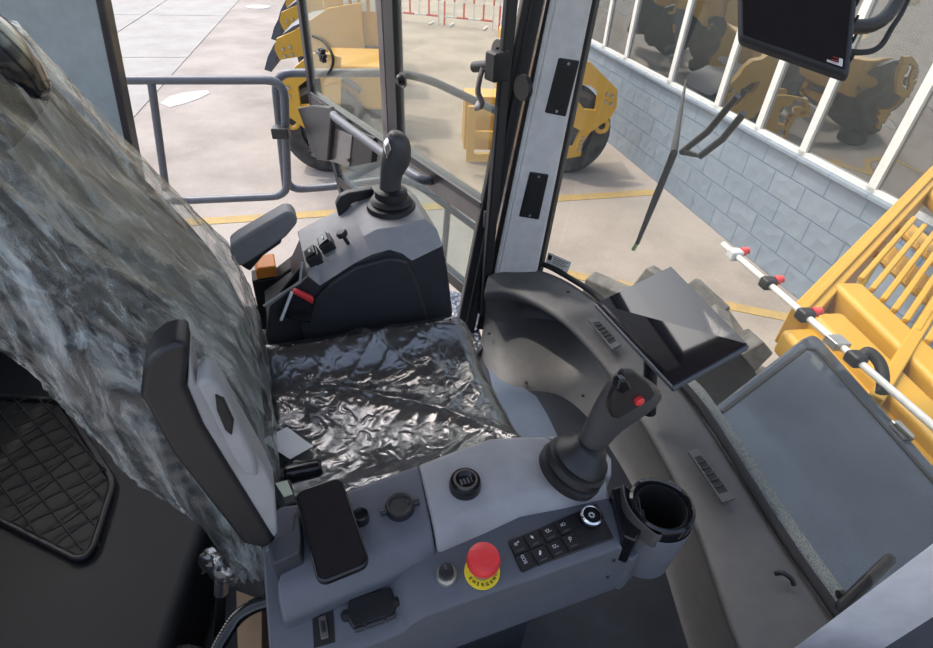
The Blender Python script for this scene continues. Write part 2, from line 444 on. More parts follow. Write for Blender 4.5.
# yellow ground lines
def ground_line(p, q, w):
    d = (q-p).normalized(); s = Vector((-d.y, d.x, 0))*w/2
    o = one('ground_line', g_prism([p-s, q-s, q+s, p+s], (0, 0, -0.006)), 'yellow_line'); o['kind'] = 'structure'; return o
pA, pB = zz(220, 220, GZ+0.006), zz(655, 192, GZ+0.006)
ground_line(pA+(pA-pB), pB, 0.16)
ground_line(zz(560, 272, GZ+0.006), zz(812, 322, GZ+0.006), 0.13)
# pale puddle patch on the yard, drawn in a matte colour
patch_px = [(160, 103), (170, 96), (185, 92), (207, 90), (210, 93), (200, 98), (186, 103), (170, 107)]
o = one('puddle_patch', g_prism([zz(x, y, GZ+0.008) for x, y in patch_px], (0, 0, -0.007)), 'patch'); o['kind'] = 'structure'
drain = g_lathe([(0.0, 0), (0.36, 0.0), (0.36, 0.012), (0.0, 0.012)], zz(258, 7, GZ), Z_, 20)
tagit(one('manhole_cover', drain, 'patch'), 'round pale manhole cover far out on the concrete yard', 'manhole cover')

# cab floor, rear shelf, walls, roof
fl = [zz(*p, 0.0) for p in ((478, 340), (488, 366), (503, 381), (525, 387), (560, 384), (590, 406), (616, 446), (640, 500))]
structure('floor', *g_wbox(-1.3, 0.85, -0.62, 0.79, -0.06, 0.0), 'floor_mat')
# sheet beside the mat, pale blue sky reflection put into its colour
sh = [(487, 362), (503, 381), (522, 387), (536, 396), (547, 414), (562, 445), (520, 450), (500, 420)]
o = one('trim_3', g_prism([zz(x, y, 0.004) for x, y in sh], (0, 0, -0.003)), 'pale_sheet'); o['kind'] = 'structure'
# unseen cab roof, overhangs and dark liner set to block sun and darken reflections
structure('ceiling', *g_wbox(-1.75, 1.12, -0.50, 0.86, 1.84, 1.94), 'liner', bevel=0.03)
# left rear wall panel with its dark edge strip
wl0 = yy(127, 112, 0.78); wl1 = yy(105, 0, 0.78)
def edge_x(z): return wl0.x+(wl1.x-wl0.x)*(z-wl0.z)/(wl1.z-wl0.z)
structure('wall_left', *g_prism([(-1.32, 0.78, 0.0), (edge_x(0.0)-0.02, 0.78, 0.0), (edge_x(1.9)-0.02, 0.78, 1.9), (-1.32, 0.78, 1.9)], (0, 0.03, 0)), 'wall_grey')
structure('trim_4', *g_prism([(edge_x(0.0)-0.02, 0.772, 0.0), (edge_x(0.0), 0.772, 0.0), (edge_x(1.9), 0.772, 1.9), (edge_x(1.9)-0.02, 0.772, 1.9)], (0, 0.045, 0)), 'frame_brown', bevel=0.006)
structure('wall_rear', *g_wbox(-1.40, -1.32, -0.66, 0.81, -0.06, 0.95), 'shelf_black')  # unseen, height chosen to shade the shelf behind the seat
structure('wall_right', *g_prism([(-1.32, -0.66, -0.06), (0.80, -0.66, -0.06), (0.80, -0.66, 0.42), (-0.80, -0.66, 0.42), (-0.85, -0.66, 1.84), (-1.32, -0.66, 1.84)], (0, 0.06, 0)), 'dark_plastic')  # unseen, tall rear part added to darken the area behind the seat

# ------------------------------------------------------------------ dashboard
def dashboard():
    t = thing('dashboard', (0.6, 0.2, 0.0), 'grey moulded front dashboard curving from the slotted pillar to the lower right corner', 'dashboard')
    st = [((489, 274), (484, 292), (480, 347)), ((512, 268), (505, 288), (489, 367)), ((538, 266), (530, 299), (503, 381)), ((570, 280), (558, 314), (524, 388)),
          ((600, 301), (586, 341), (558, 386)), ((640, 344), (613, 376), (590, 410)), ((690, 396), (645, 422), (620, 452)), ((725, 448), (675, 478), (648, 500)),
          ((760, 505), (700, 532), (668, 556)), ((795, 559), (718, 590), (684, 606)), ((832, 612), (738, 646), (700, 660)), ((872, 672), (775, 720), (735, 740))]
    rows = []
    for o_, r_, f_ in st:
        po = zz(*o_, 0.30); pr_ = zz(*r_, 0.262); pf = zz(*f_, 0.0)
        ins = (po-pr_); ins.z = 0
        back = pf+(ins.normalized()*0.05 if ins.length > 1e-4 else Vector((0, 0, 0)))
        m1 = pr_+(po-pr_)*0.45+Z*0.006
        lip = pr_-Z*0.028+ins.normalized()*0.002
        i_ = len(rows); deep = (0, 0.08, 0.22, 0.28, 0.22, 0.09, 0.0)[min(i_, 6)]; mid = Vector((back.x, back.y, 0.12))+ins.normalized()*deep
        ob = Vector((po.x, po.y, -0.02))+ins.normalized()*0.02
        rows.append([ob, po+ins.normalized()*0.012-Z*0.012, po, m1, pr_+ins.normalized()*0.012+Z*0.002, pr_-Z*0.006, lip, lip*0.35+mid*0.65+Z*0.03, mid, Vector((pf.x, pf.y, 0.012)), Vector((pf.x, pf.y, 0.0))-ins.normalized()*0.02])
    v, f = g_loft(rows, closed=False, caps=False)
    mesh('body', v, f, 'dash', t, smooth=True, subsurf=2)
    # two louvred vents let into the top
    for px in ([(588, 320), (597, 318), (621, 345), (612, 350)], [(688, 452), (697, 449), (735, 499), (722, 503)]):
        q = [zz(x, y, 0.306) for x, y in px]
        fr = one('vent', g_prism([p+Z*0.003 for p in q], (0, 0, -0.008)), 'dash', t, bevel=0.0015)
        c = sum(q, Vector())/4
        inn = [c+(p-c)*0.72 for p in q]
        one('vent_slot', g_prism([p+Z*0.0034 for p in inn], (0, 0, -0.004)), 'ink', fr)
        lg = Geo(); e0, e1 = inn[3]-inn[0], inn[1]-inn[0]
        for k in range(1, 6):
            a, b = inn[0].lerp(inn[3], k/6), inn[1].lerp(inn[2], k/6)
            if (inn[1]-inn[0]).length > (inn[3]-inn[0]).length: pass
            a, b = inn[0].lerp(inn[1], 0).lerp(inn[3].lerp(inn[2], 0), 0), a
            p0_, p1_ = inn[0].lerp(inn[3], 0.0), inn[1]
            s0, s1 = (inn[1].lerp(inn[2], k/6), inn[0].lerp(inn[3], k/6))
            d = (s1-s0).normalized(); lg.add(g_box((s0+s1)/2+Z*0.004, d, d.cross(Z_), Z_, (s1-s0).length, 0.003, 0.004))
        lg.build('louvre', 'dark_plastic', fr)
    for x, y in ((495, 300), (489, 334), (526, 383), (583, 396), (568, 292)):
        h = 0.20 if y in (300,) else (0.09 if y == 334 else 0.02)
        if x == 568: h = 0.306
        one('screw', g_lathe([(0, 0), (0.006, 0), (0.006, 0.004), (0, 0.006)], zz(x, y, h), Z_, 10), 'black_plastic', t)
    hk = zz(784, 578, 0.305)
    one('lamp_hook', g_tube(smooth_path([hk+Vector((-.012, .01, 0)), hk+Vector((-.004, .004, .012)), hk+Vector((.008, -.006, .008)), hk+Vector((.012, -.014, 0))]), 0.005), 'black_plastic', t, smooth=True)
    return t
dashboard()

# ------------------------------------------------------------------ windscreen, its seal, pillars
LEAN = math.tan(math.radians(8.0))
seal_px = [(516, 268), (540, 265), (570, 280), (600, 301), (640, 344), (690, 396), (725, 448), (760, 505), (795, 559), (832, 612), (866, 668)]
seal = [zz(x, y, 0.303) for x, y in seal_px]
cen = Vector((0.0, 0.0, 0.3))
def outward(i):
    a, b = seal[max(i-1, 0)], seal[min(i+1, len(seal)-1)]; d = (b-a).normalized(); n = Vector((-d.y, d.x, 0)); return n if n.dot(a-cen) > 0 else -n
outs = [outward(i) for i in range(len(seal))]
rows = []
for i, p in enumerate(seal):
    b = p+outs[i]*0.024
    rows.append([b+Z*(-0.01), b+Z*0.5+X_*(LEAN*0.5), b+Z*1.0+X_*LEAN, b+Z*1.54+X_*(LEAN*1.54)])
wv, wf = g_loft(rows, closed=False, caps=False)
o = mesh('window_1', wv, wf, 'glass', smooth=True); o['kind'] = 'structure'
o = one('trim_5', g_tube(smooth_path([p+outs[i]*0.006+Z*0.002 for i, p in enumerate(seal)]), 0.011, sq=0.8), 'rubber', smooth=True); o['kind'] = 'structure'
# dotted frit band along the bottom of the glass
def frit_mat():
    m, nt, p = principled('frit'); n = nt.nodes
    tc = n.new('ShaderNodeTexCoord'); vo = n.new('ShaderNodeTexVoronoi'); vo.inputs['Scale'].default_value = 420
    nt.links.new(tc.outputs['Object'], vo.inputs['Vector'])
    rp = n.new('ShaderNodeValToRGB'); rp.color_ramp.elements[0].position = 0.3; rp.color_ramp.elements[1].position = 0.45
    rp.color_ramp.elements[0].color = (0.05, 0.055, 0.06, 1); rp.color_ramp.elements[1].color = (0.24, 0.26, 0.265, 1)
    nt.links.new(vo.outputs['Distance'], rp.inputs[0]); nt.links.new(rp.outputs[0], p.inputs['Base Color']); p.inputs['Roughness'].default_value = 0.4
    return m
M['frit'] = frit_mat()
fr = []
for i, p in enumerate(seal):
    if i < 4: continue
    b = p+outs[i]*0.020
    fr.append([b+Z*0.0, b+outs[i]*0.022+Z*0.012, b+outs[i]*0.024+Z*0.008, b+outs[i]*0.002-Z*0.006])
o = one('trim_6', g_loft(fr), 'frit', smooth=False); o['kind'] = 'structure'

# left front pillar (silver, two black slots), leaning forward with the cab
PY = 0.78
def pyx(x, y): return yy(x, y, PY)
lb_, lt_ = pyx(497, 276), pyx(555, 0); rb_, rt_ = pyx(536, 276), pyx(592, 0)
def up_to(p, q, z): return p+(q-p)*((z-p.z)/(q.z-p.z))
def col(b, t_): return up_to(b, t_, 0.24), up_to(b, t_, 1.86)
l0, l1 = col(lb_, lt_); r0, r1 = col(rb_, rt_)
dep = Vector((0.03, 0.075, 0))
pil = thing('trim_1', (l0.x, l0.y, l0.z), None, None, kind='structure')
one('pillar_cover', g_hull2([l0, r0, r0+dep, l0+dep], [l1, r1, r1+dep, l1+dep]), 'pillar', pil, bevel=0.008)
ch = Vector((-0.012, 0.004, 0))
one('edge_strip', g_hull2([l0+ch, l0-Y_*0.002, l0+dep, l0+ch+dep], [l1+ch, l1-Y_*0.002, l1+dep, l1+ch+dep]), 'white_paint', pil, bevel=0.004)
one('edge_seal', g_hull2([r0+Vector((0, .01, 0)), r0+Vector((.014, .012, 0)), r0+dep+Vector((.014, 0, 0)), r0+dep], [r1+Vector((0, .01, 0)), r1+Vector((.014, .012, 0)), r1+dep+Vector((.014, 0, 0)), r1+dep]), 'rubber', pil)
for q in ([(559, 58), (580, 61), (566, 117), (545, 113)], [(530, 172), (549, 175), (539, 220), (519, 217)]):
    P = [yy(x, y, PY-0.004) for x, y in q]
    sl = one('slot_plate', g_prism(P, (0, 0.012, 0)), 'black_plastic', pil, bevel=0.004)
    c = sum(P, Vector())/4
    inn = [c+(p-c)*0.72 for p in P]
    one('slot_recess', g_prism([p-Y_*0.001 for p in inn], (0, 0.004, 0)), 'ink', sl, bevel=0.002)
    for (i, j) in ((0, 1), (2, 3)):
        m_ = (P[i]+P[j])/2; m_ = c+(m_-c)*0.86; one('screw', g_lathe([(0, 0), (0.0045, 0), (0.0035, 0.003), (0, 0.003)], m_, -Y_, 10), 'steel', sl)
# black door-opening seal strip, left of the pillar
s_b0, s_b1 = pyx(462, 302), pyx(481, 302); s_t0, s_t1 = pyx(523, 0), pyx(545, 0)
q0, q1 = up_to(s_b0, s_t0, 0.02), up_to(s_b0, s_t0, 1.86); w0, w1 = up_to(s_b1, s_t1, 0.02), up_to(s_b1, s_t1, 1.86)
d3 = Vector((0, 0.05, 0))
structure('trim_7', *g_hull2([q0, w0, w0+d3, q0+d3], [q1, w1, w1+d3, q1+d3]), 'frame_black', bevel=0.01)
mid0, mid1 = q0.lerp(w0, 0.5), q1.lerp(w1, 0.5)
structure('trim_8', *g_tube([mid0-Y_*0.004, mid1-Y_*0.004], 0.007), 'rubber', smooth=True)
g0, g1 = w0+Vector((0.012, 0.03, 0)), w1+Vector((0.012, 0.03, 0)); h0, h1 = l0.lerp(l0, 0)+Vector((-0.013, 0.02, -0.22)), l1+Vector((-0.013, 0.02, 0))
structure('trim_9', *g_hull2([g0, h0, h0+d3, g0+d3], [g1, h1, h1+d3, g1+d3]), 'frame_brown', bevel=0.004)

# right front pillar, close to the camera
tp = thing('trim_2', zz(820, 648, 0.2), None, None, kind='structure')
def rcol(x, y, h=0.30):
    p = zz(x, y, h); return p-Z*0.15-X_*(LEAN*0.15), p+Z*1.55+X_*(LEAN*1.55)
e0, e1 = rcol(788, 652); f0, f1 = rcol(846, 652); k0, k1 = rcol(960, 720, 0.3)
mid_o = Vector((0.06, -0.01, 0))
one('pillar_cover', g_hull2([e0, f0, f0+Vector((.05, -.05, 0)), e0+mid_o], [e1, f1, f1+Vector((.05, -.05, 0)), e1+mid_o]), 'pillar', tp, bevel=0.008)
one('pillar_side', g_hull2([f0, f0+Vector((-.01, -.12, 0)), f0+Vector((.05, -.12, 0)), f0+Vector((.05, -.05, 0))], [f1, f1+Vector((-.01, -.12, 0)), f1+Vector((.05, -.12, 0)), f1+Vector((.05, -.05, 0))]), 'slate_dark', tp, bevel=0.006)

# ------------------------------------------------------------------ the open door
D0 = (0.28, 0.78, 0.0); DD = Vector((-0.5, 0.866, 0)); DN = (0.866, 0.5, 0.0); DNv = Vector(DN)
def dp(x, y, off=0.0): return pl(x, y, tuple(Vector(D0)+DNv*off), DN)
def dsz(s, z, off=0.0): return Vector(D0)+DD*s+Z*z+DNv*off
def d_s(p): return (p-Vector(D0)).dot(DD)
door = thing('door_1', dsz(0.0, 0.0), None, None, kind='structure')
T = 0.035
def dbar(name, s0, z0, s1, z1, w, m, off=0.0, th=T, bev=0.006, parent=door):
    p, q = dsz(s0, z0, off), dsz(s1, z1, off); d = (q-p).normalized(); u = d.cross(DNv)
    return one(name, g_box((p+q)/2, d, u, DNv, (q-p).length+w*0.0, w, th), m, parent, bevel=bev)
s_out0, s_out1 = d_s(dp(313, 97)), d_s(dp(303, 0)); s_low = d_s(dp(343, 203))
dbar('outer_stile', 1.435, 0.40, 1.40, 1.86, 0.040, 'frame_black')
dbar('lower_stile', 1.33, 0.50, 1.13, -0.05, 0.040, 'frame_black')
dbar('middle_stile', 0.595, 0.45, 0.595, 1.86, 0.075, 'frame_black')
dbar('middle_seal', 0.665, 0.52, 0.665, 1.86, 0.045, 'frame_brown', off=0.004)
dbar('hinge_stile', -0.005, 0.12, -0.03, 1.86, 0.022, 'frame_black')
dbar('top_rail', 0.0, 1.83, 1.42, 1.83, 0.06, 'frame_black')
dbar('waist_rail', 0.0, 0.495, 1.44, 0.485, 0.062, 'frame_brown')
dbar('waist_seal', 0.02, 0.535, 0.59, 0.535, 0.026, 'frame_black', th=0.045)
dbar('waist_seal', 0.67, 0.522, 1.42, 0.522, 0.014, 'frame_black', th=0.04)
dbar('bottom_rail', 0.0, 0.165, 1.19, 0.165, 0.05, 'frame_black')
def pane(name, loop, m):
    p = one(name, g_prism([dsz(s, z, -0.003) for s, z in loop], tuple(DNv*0.005)), m, door); return p
pane('front_pane', [(0.03, 0.50), (0.565, 0.50), (0.565, 1.82), (0.01, 1.82)], 'door_glass')
pane('rear_pane', [(0.64, 0.52), (1.42, 0.52), (1.40, 1.82), (0.64, 1.82)], 'door_glass')
pane('lower_pane', [(0.03, 0.17), (1.19, 0.17), (1.31, 0.465), (0.02, 0.465)], 'low_glass')
hp = [dsz(1.00, 0.50, -0.02), dsz(1.02, 0.545, -0.075), dsz(0.98, 0.545, -0.085), dsz(0.34, 0.535, -0.085), dsz(0.285, 0.53, -0.07), dsz(0.33, 0.50, -0.02)]
one('grab_handle', g_tube(fillet(hp, 0.04), 0.0165), 'rail_grey', door, smooth=True)
# window latch on the front pane: block, lever, round pads
lt = thing('window_latch', dp(482, 75, -0.02), 'black lever latch with round pad on the front pane of the open door', 'latch')
b0 = dp(497, 66, -0.03); U = DD
one('block', g_box(b0, DD, Z_, DNv, 0.045, 0.07, 0.05), 'black_plastic', lt, bevel=0.006)
one('barrel', g_tube([b0+DD*0.01+Z*0.0, dp(474, 67, -0.04)], 0.014), 'black_plastic', lt, smooth=True)
lv = [dp(483, 68, -0.05), dp(480, 78, -0.055), dp(478, 92, -0.055), dp(482, 103, -0.05), dp(477, 106, -0.05)]
one('lever', g_tube(smooth_path(lv), [0.015]+[0.014]*10+[0.016]*14, sq=0.5), 'frame_brown', lt, smooth=True)
one('pad', g_lathe([(0.012, 0), (0.03, 0.0), (0.032, 0.01), (0.012, 0.012)], dp(498, 52, -0.012), tuple(DNv), 20), 'frame_brown', lt, smooth=True)
one('pad', g_lathe([(0.0, 0), (0.03, 0.0), (0.032, 0.012), (0.0, 0.014)], dp(521, 88, -0.02), tuple(DNv), 20), 'black_plastic', lt, smooth=True)
# rear pane catch with a dark curved line
ct = thing('pane_catch', dp(324, 55, -0.01), 'black star knob and dark curved line on the rear door pane', 'catch')
kc = dp(325, 55, -0.012)
kg = Geo().add(g_lathe([(0, 0), (0.016, 0), (0.016, 0.025), (0, 0.028)], kc, tuple(-DNv), 14))
for k in range(6):
    t = k*math.pi/3; kg.add(g_box(kc-DNv*0.012+DD*(0.022*math.cos(t))+Z*(0.022*math.sin(t)), DD, Z_, DNv, 0.015, 0.015, 0.02))
kg.add(g_tube([kc-DNv*0.01, kc-DNv*0.01+DD*0.07], 0.007))
kg.build('knob', 'frame_black', ct, bevel=0.003)
aw = [dp(x, y, -0.008) for x, y in ((313, 36), (322, 40), (329, 48), (333, 58), (332, 67), (328, 74))]
one('dark_arc', g_tube(smooth_path(aw), 0.006), 'rubber', ct, smooth=True)
kb = thing('door_stop_knob', dp(402, 80, -0.02), 'small black round knob beside the middle door post', 'knob')
one('button', g_lathe([(0, 0), (0.017, 0), (0.019, 0.012), (0.012, 0.02), (0, 0.021)], dp(402, 80, -0.016), tuple(-DNv), 16), 'gloss_black', kb, smooth=True)
one('washer', g_lathe([(0.012, 0), (0.026, 0), (0.026, 0.004), (0.012, 0.005)], dp(403, 80, -0.012), tuple(-DNv), 16), 'frame_brown', kb, smooth=True)
# grey box with black bracket on the lower door
jb = thing('speaker_box', dp(335, 160, 0.03), 'flat grey box with black surround behind the grab handle of the door', 'box')
gp = [dp(x, y, -0.035) for x, y in ((302, 112), (352, 136), (349, 167), (311, 156))]
one('face_plate', g_prism(gp, tuple(DNv*0.012)), 'frame_brown', jb, bevel=0.004)
bk = [dp(x, y, -0.03) for x, y in ((345, 124), (374, 138), (371, 163), (349, 167))]
one('side_cover', g_prism(bk, tuple(DNv*0.03)), 'black_plastic', jb, bevel=0.006)
br = [dp(x, y, -0.06) for x, y in ((297, 108), (312, 105), (328, 107), (331, 113), (327, 161), (316, 160))]
one('bracket', g_prism(br, tuple(DNv*0.03)), 'frame_black', jb, bevel=0.008)
for x, y in ((310, 152), (349, 160)): one('bolt', g_lathe([(0, 0), (0.009, 0), (0.007, 0.007), (0, 0.007)], dp(x, y, -0.035), tuple(-DNv), 8), 'ink', jb)

# tread plate step inside the door, wrapped in film
tpx = [(446, 297), (470, 303), (482, 346), (470, 352), (452, 325)]
def tread_mat():
    m, nt, p = principled('tread'); n = nt.nodes
    p.inputs['Base Color'].default_value = (0.16, 0.17, 0.20, 1); p.inputs['Metallic'].default_value = 0.7; p.inputs['Roughness'].default_value = 0.3
    tc = n.new('ShaderNodeTexCoord'); v = n.new('ShaderNodeTexVoronoi'); v.inputs['Scale'].default_value = 45
    bp = n.new('ShaderNodeBump'); bp.inputs['Strength'].default_value = 1.0; bp.inputs['Distance'].default_value = 0.01
    nt.links.new(tc.outputs['Object'], v.inputs['Vector']); nt.links.new(v.outputs['Distance'], bp.inputs['Height']); nt.links.new(bp.outputs[0], p.inputs['Normal']); return m
M['tread'] = tread_mat()
tagit(one('tread_plate', g_prism([zz(x, y, 0.022) for x, y in ((425, 285), (470, 295), (484, 346), (470, 362), (430, 340))], (0, 0, -0.018)), 'tread', bevel=0.003), 'shiny film wrapped tread plate on the cab floor by the door', 'step plate')

# ================================================================== SEAT
def ringpts(ca, cb, z, ta, hb, n=28, e=3.2, tilt=0.0):
    out = []
    for k in range(n):
        t = 2*math.pi*k/n; c, s = math.cos(t), math.sin(t)
        out.append(S(ca+ta*math.copysign(abs(c)**(2/e), c), cb+hb*math.copysign(abs(s)**(2/e), s), z+tilt*c)) 
    return out
BACK = [(0.50, -0.252, 0.225, 0.06), (0.54, -0.242, 0.23, 0.09), (0.60, -0.232, 0.235, 0.115), (0.70, -0.228, 0.235, 0.165), (0.80, -0.248, 0.23, 0.165), (0.90, -0.298, 0.222, 0.135), (1.00, -0.352, 0.215, 0.12), (1.08, -0.384, 0.205, 0.115), (1.15, -0.412, 0.19, 0.10)]
def thick(z): return float(np.interp(z, [q[0] for q in BACK], [q[3] for q in BACK]))
def back_front(z):
    zs = [q[0] for q in BACK]
    return float(np.interp(z, zs, [q[1] for q in BACK])), float(np.interp(z, zs, [q[2] for q in BACK]))
seat = thing('operator_seat', (0, 0, 0), 'black operator seat with upright right armrest, wrapped in clear film', 'seat', PH)
THK = 0.15
rings = [ringpts(a-th_/2, -0.0, z, th_/2-0.006, hb-0.012) for z, a, hb, th_ in BACK]
rings.append(ringpts(-0.465, 0, 1.185, 0.03, 0.12))
one('backrest', g_loft(rings), 'seat_fabric', seat, smooth=True, subsurf=1)
hc_ = sa(2, 48, -0.395)
hr_ = []
for t_ in (-0.06, -0.045, -0.02, 0.0, 0.02, 0.045, 0.055):
    k_ = math.sqrt(max(0.02, 1-(t_/0.06)**2)); p = hc_+Z*t_*0.9-A*t_*0.35
    hr_.append([p+B*(0.055*k_*math.cos(q*math.pi/8))+A*(0.020*k_*math.sin(q*math.pi/8)) for q in range(16)])
one('headrest', g_loft(hr_), 'gloss_black', seat, smooth='all')
# padded insert on the front of the backrest
ins = []
for z in np.linspace(0.56, 1.08, 14):
    a, hb = back_front(z); row = []
    for k in range(11):
        t = -1+2*k/10; row.append(S(a-0.008+0.006*(1-t**4)-0.03*abs(t)**6, t*(hb-0.075), z))
    ins.append(row)
v, f = g_loft(ins, closed=False, caps=False)
mesh('back_insert', v, f, 'seat_grey', seat, smooth=True)
def cush_h(a, b):
    da = max(0, abs(a+0.02)-0.19)/0.055; db = max(0, abs(b+0.02)-0.185)/0.06
    r = min(1.6, (da**2.6+db**2.6)**(1/2.6)); base = 0.500-0.006*(1-min(1, (a*a+b*b)/0.05))
    base += 0.056*math.exp(-((b-0.165)/0.055)**2)*(1-0.35*max(0, (a-0.05)/0.2))+0.028*math.exp(-((b+0.205)/0.06)**2)
    return base-0.055*r**2.4 if r < 1.2 else base-0.055*1.2**2.4-(r-1.2)*0.16
cv, cf = [], []
n1, n2 = 26, 26
for i in range(n1):
    for j in range(n2): a, b = -0.255+0.475*i/(n1-1), -0.262+0.472*j/(n2-1); cv.append(S(a, b, cush_h(a, b)-0.004))
for i in range(n1-1):
    for j in range(n2-1): cf.append([i*n2+j, i*n2+j+1, (i+1)*n2+j+1, (i+1)*n2+j])
bd_ = [i*n2 for i in range(n1)]+[(n1-1)*n2+j for j in range(1, n2)]+[i*n2+n2-1 for i in range(n1-2, -1, -1)]+[j for j in range(n2-2, 0, -1)]
k0 = len(cv)
for q in bd_: a, b, z = loc(cv[q]); cv.append(S(a, b, 0.352))
for t in range(len(bd_)): u_ = (t+1) % len(bd_); cf.append([bd_[t], bd_[u_], k0+u_, k0+t])
cf.append([k0+t for t in range(len(bd_))])
mesh('cushion', cv, cf, 'seat_fabric', seat, smooth='all')
one('seat_pan', g_sbox(-0.22, 0.18, -0.21, 0.21, 0.28, 0.35), 'black_plastic', seat, bevel=0.01)
bel = []
for k in range(9):
    e = 0.0 if k % 2 else 0.02; bel.append(ringpts(-0.02, 0, 0.08+k*0.025, 0.17+e, 0.17+e, e=6))
one('suspension_bellows', g_loft(bel), 'rubber', seat, smooth=True)
one('base_plate', g_sbox(-0.22, 0.18, -0.2, 0.2, 0.0, 0.08), 'black_plastic', seat, bevel=0.008)
# right armrest folded upright
def arm_pts(px, b): return [sb(x+3, y+13, b) for x, y in px]
pad = [(137, 384), (139, 362), (147, 345), (160, 335), (178, 329), (184, 334), (186, 345), (183, 372), (200, 412), (262, 512), (274, 528), (262, 537), (240, 532), (170, 443)]
ra = one('armrest_pad', g_prism(arm_pts(pad, -0.345), tuple(B*0.040)), 'black_plastic', seat, bevel=0.012)
shell = [(186, 343), (194, 370), (203, 366), (213, 370), (226, 392), (233, 408), (240, 418), (248, 432), (262, 456), (272, 478), (275, 520), (270, 528), (262, 512), (200, 412), (184, 374)]
sh_o = one('armrest_shell', g_prism(arm_pts(shell, -0.342), tuple(B*0.034)), 'arm_grey', seat, bevel=0.006)
rs = [(192, 372), (203, 365), (215, 371), (231, 398), (236, 414), (252, 445), (256, 466), (240, 462), (226, 440)]
one('dial_housing', g_prism(arm_pts(rs, -0.358), tuple(B*0.03)), 'arm_grey', sh_o, bevel=0.005)
dl = [(212, 383), (221, 388), (231, 409), (229, 424), (222, 418), (214, 399)]
one('height_dial', g_prism(arm_pts(dl, -0.3615), tuple(B*0.01)), 'ink', sh_o, bevel=0.002)
# left armrest, lowered
la = [(230, 246), (238, 240), (284, 213), (291, 212), (297, 217), (298, 224), (286, 238), (254, 260), (240, 268), (232, 262)]
one('armrest', g_prism([sb(x, y, 0.285) for x, y in la], tuple(B*0.048)), 'seat_arm', seat, bevel=0.010)
lu = [(240, 266), (284, 236), (281, 244), (264, 256), (250, 272)]
one('armrest_underside', g_prism([sb(x, y, 0.295) for x, y in lu], tuple(B*0.03)), 'black_plastic', seat, bevel=0.006)
# belt buckle with red button
bp_ = [(283, 318), (290, 292), (316, 300), (310, 324)]
bu = one('belt_buckle', g_prism([sb(x, y, 0.205) for x, y in bp_], tuple(B*0.011)), 'gloss_black', seat, bevel=0.004)
one('release_button', g_prism([sb(x, y, 0.20) for x, y in ((292, 293), (296, 291), (314, 299), (313, 305))], tuple(B*0.014)), 'red', bu, bevel=0.003)
one('belt_edge', g_tube([sb(281, 320, 0.203), sb(292, 292, 0.203)], 0.003), 'paper', bu)

# clear film over the backrest: a loose bag, hem ragged
def fb(p, s, lac=2.1, oc=5): return noise.fractal(Vector(p)*s, 0.9, lac, oc)
def rid(p, s): return 1-2*abs(noise.noise(Vector(p)*s))
zs = np.linspace(0.50, 1.20, 110); N = 170
bag = []
for iz, z in enumerate(zs):
    a, hb = back_front(min(z, 1.15)); thk = thick(min(z, 1.15))
    if z > 1.15: hb = 0.19-(z-1.15)*2.2; a = -0.412-(z-1.15)*0.9; thk = 0.10-(z-1.15)*1.2
    th = thk/2+0.012
    ring = []
    for k in range(N):
        t = 2*math.pi*k/N; c, s = math.cos(t), math.sin(t); e = 3.0
        ra_ = math.copysign(abs(c)**(2/e), c); rb_2 = math.copysign(abs(s)**(2/e), s)
        # folds run from the top left towards the bottom right corner of the back
        u = s*hb; q = (u+0.30*z+0.02*fb((u, z, 3), 4), c*0.25, z*0.13)
        w = 0.006*max(0, rid((q[0]*1.0, q[1], q[2]), 10))**2+0.0045*max(0, rid((q[0], q[1]+3, q[2]*2), 24))**3+0.002*max(0, rid((q[0], q[1]+7, q[2]*3), 55))**2+0.0012*fb((u, c*.2, z), 20)
        if z > 1.15: w *= 0.5
        zz_ = z
        if iz < 14:
            sag = (14-iz)/14.0
            zz_ = z-sag*(0.02+0.06*max(0.0, -s)*(1-0.3*c)+0.03*fb((u*2, c, 0), 5))
        sidebulge = 0.02*max(0, -s)*max(0, 0.9-z)
        ring.append(S(a-thk/2+(th+w)*ra_, (hb+0.004+w+sidebulge)*rb_2, zz_))
    bag.append(ring)
v, f = g_loft(bag, closed=True, caps=False); f.append([(len(bag)-1)*N+j for j in range(N)])
o = mesh('plastic_cover', v, f, 'film_back', smooth=True)
tagit(o, 'wrinkled clear plastic bag pulled over the seat backrest', 'plastic cover')
# clear film over the cushion
na, nb = 130, 140
vv = []; ff = []
for i in range(na):
    for j in range(nb):
        a = -0.262+0.492*i/(na-1)+0.012*fb((j*.05, 1, 0), 2)*(i == na-1); b = -0.270+0.485*j/(nb-1)
        q1 = (a*0.8+b*0.6, (b*0.8-a*0.6)*0.35, 0.3)
        w = 0.012*max(0, rid(q1, 7))**4+0.0045*max(0, rid((a*.6-b*.8, (a*.8+b*.6)*.4, 2.0), 17))**2+0.0012*fb((a, b, 0), 34)
        vv.append(S(a, b, cush_h(a, b)+0.001+w))
for i in range(na-1):
    for j in range(nb-1): ff.append([i*nb+j, i*nb+j+1, (i+1)*nb+j+1, (i+1)*nb+j])
o = mesh('plastic_cover', vv, ff, 'film_cushion', smooth=True)
tagit(o, 'crinkled shiny clear plastic sheet covering the seat cushion', 'plastic cover')
# tag under the film on the cushion
tgp = [(258, 432), (285, 425), (320, 447), (318, 452), (288, 459), (262, 452)]
o = one('instruction_card', g_prism([zz(x, y, 0.522) for x, y in ((261, 440), (287, 427), (313, 446), (290, 459))], (0, 0, -0.0012)), 'paper')
tagit(o, 'white printed instruction card lying on the rear corner of the film covered cushion', 'card')

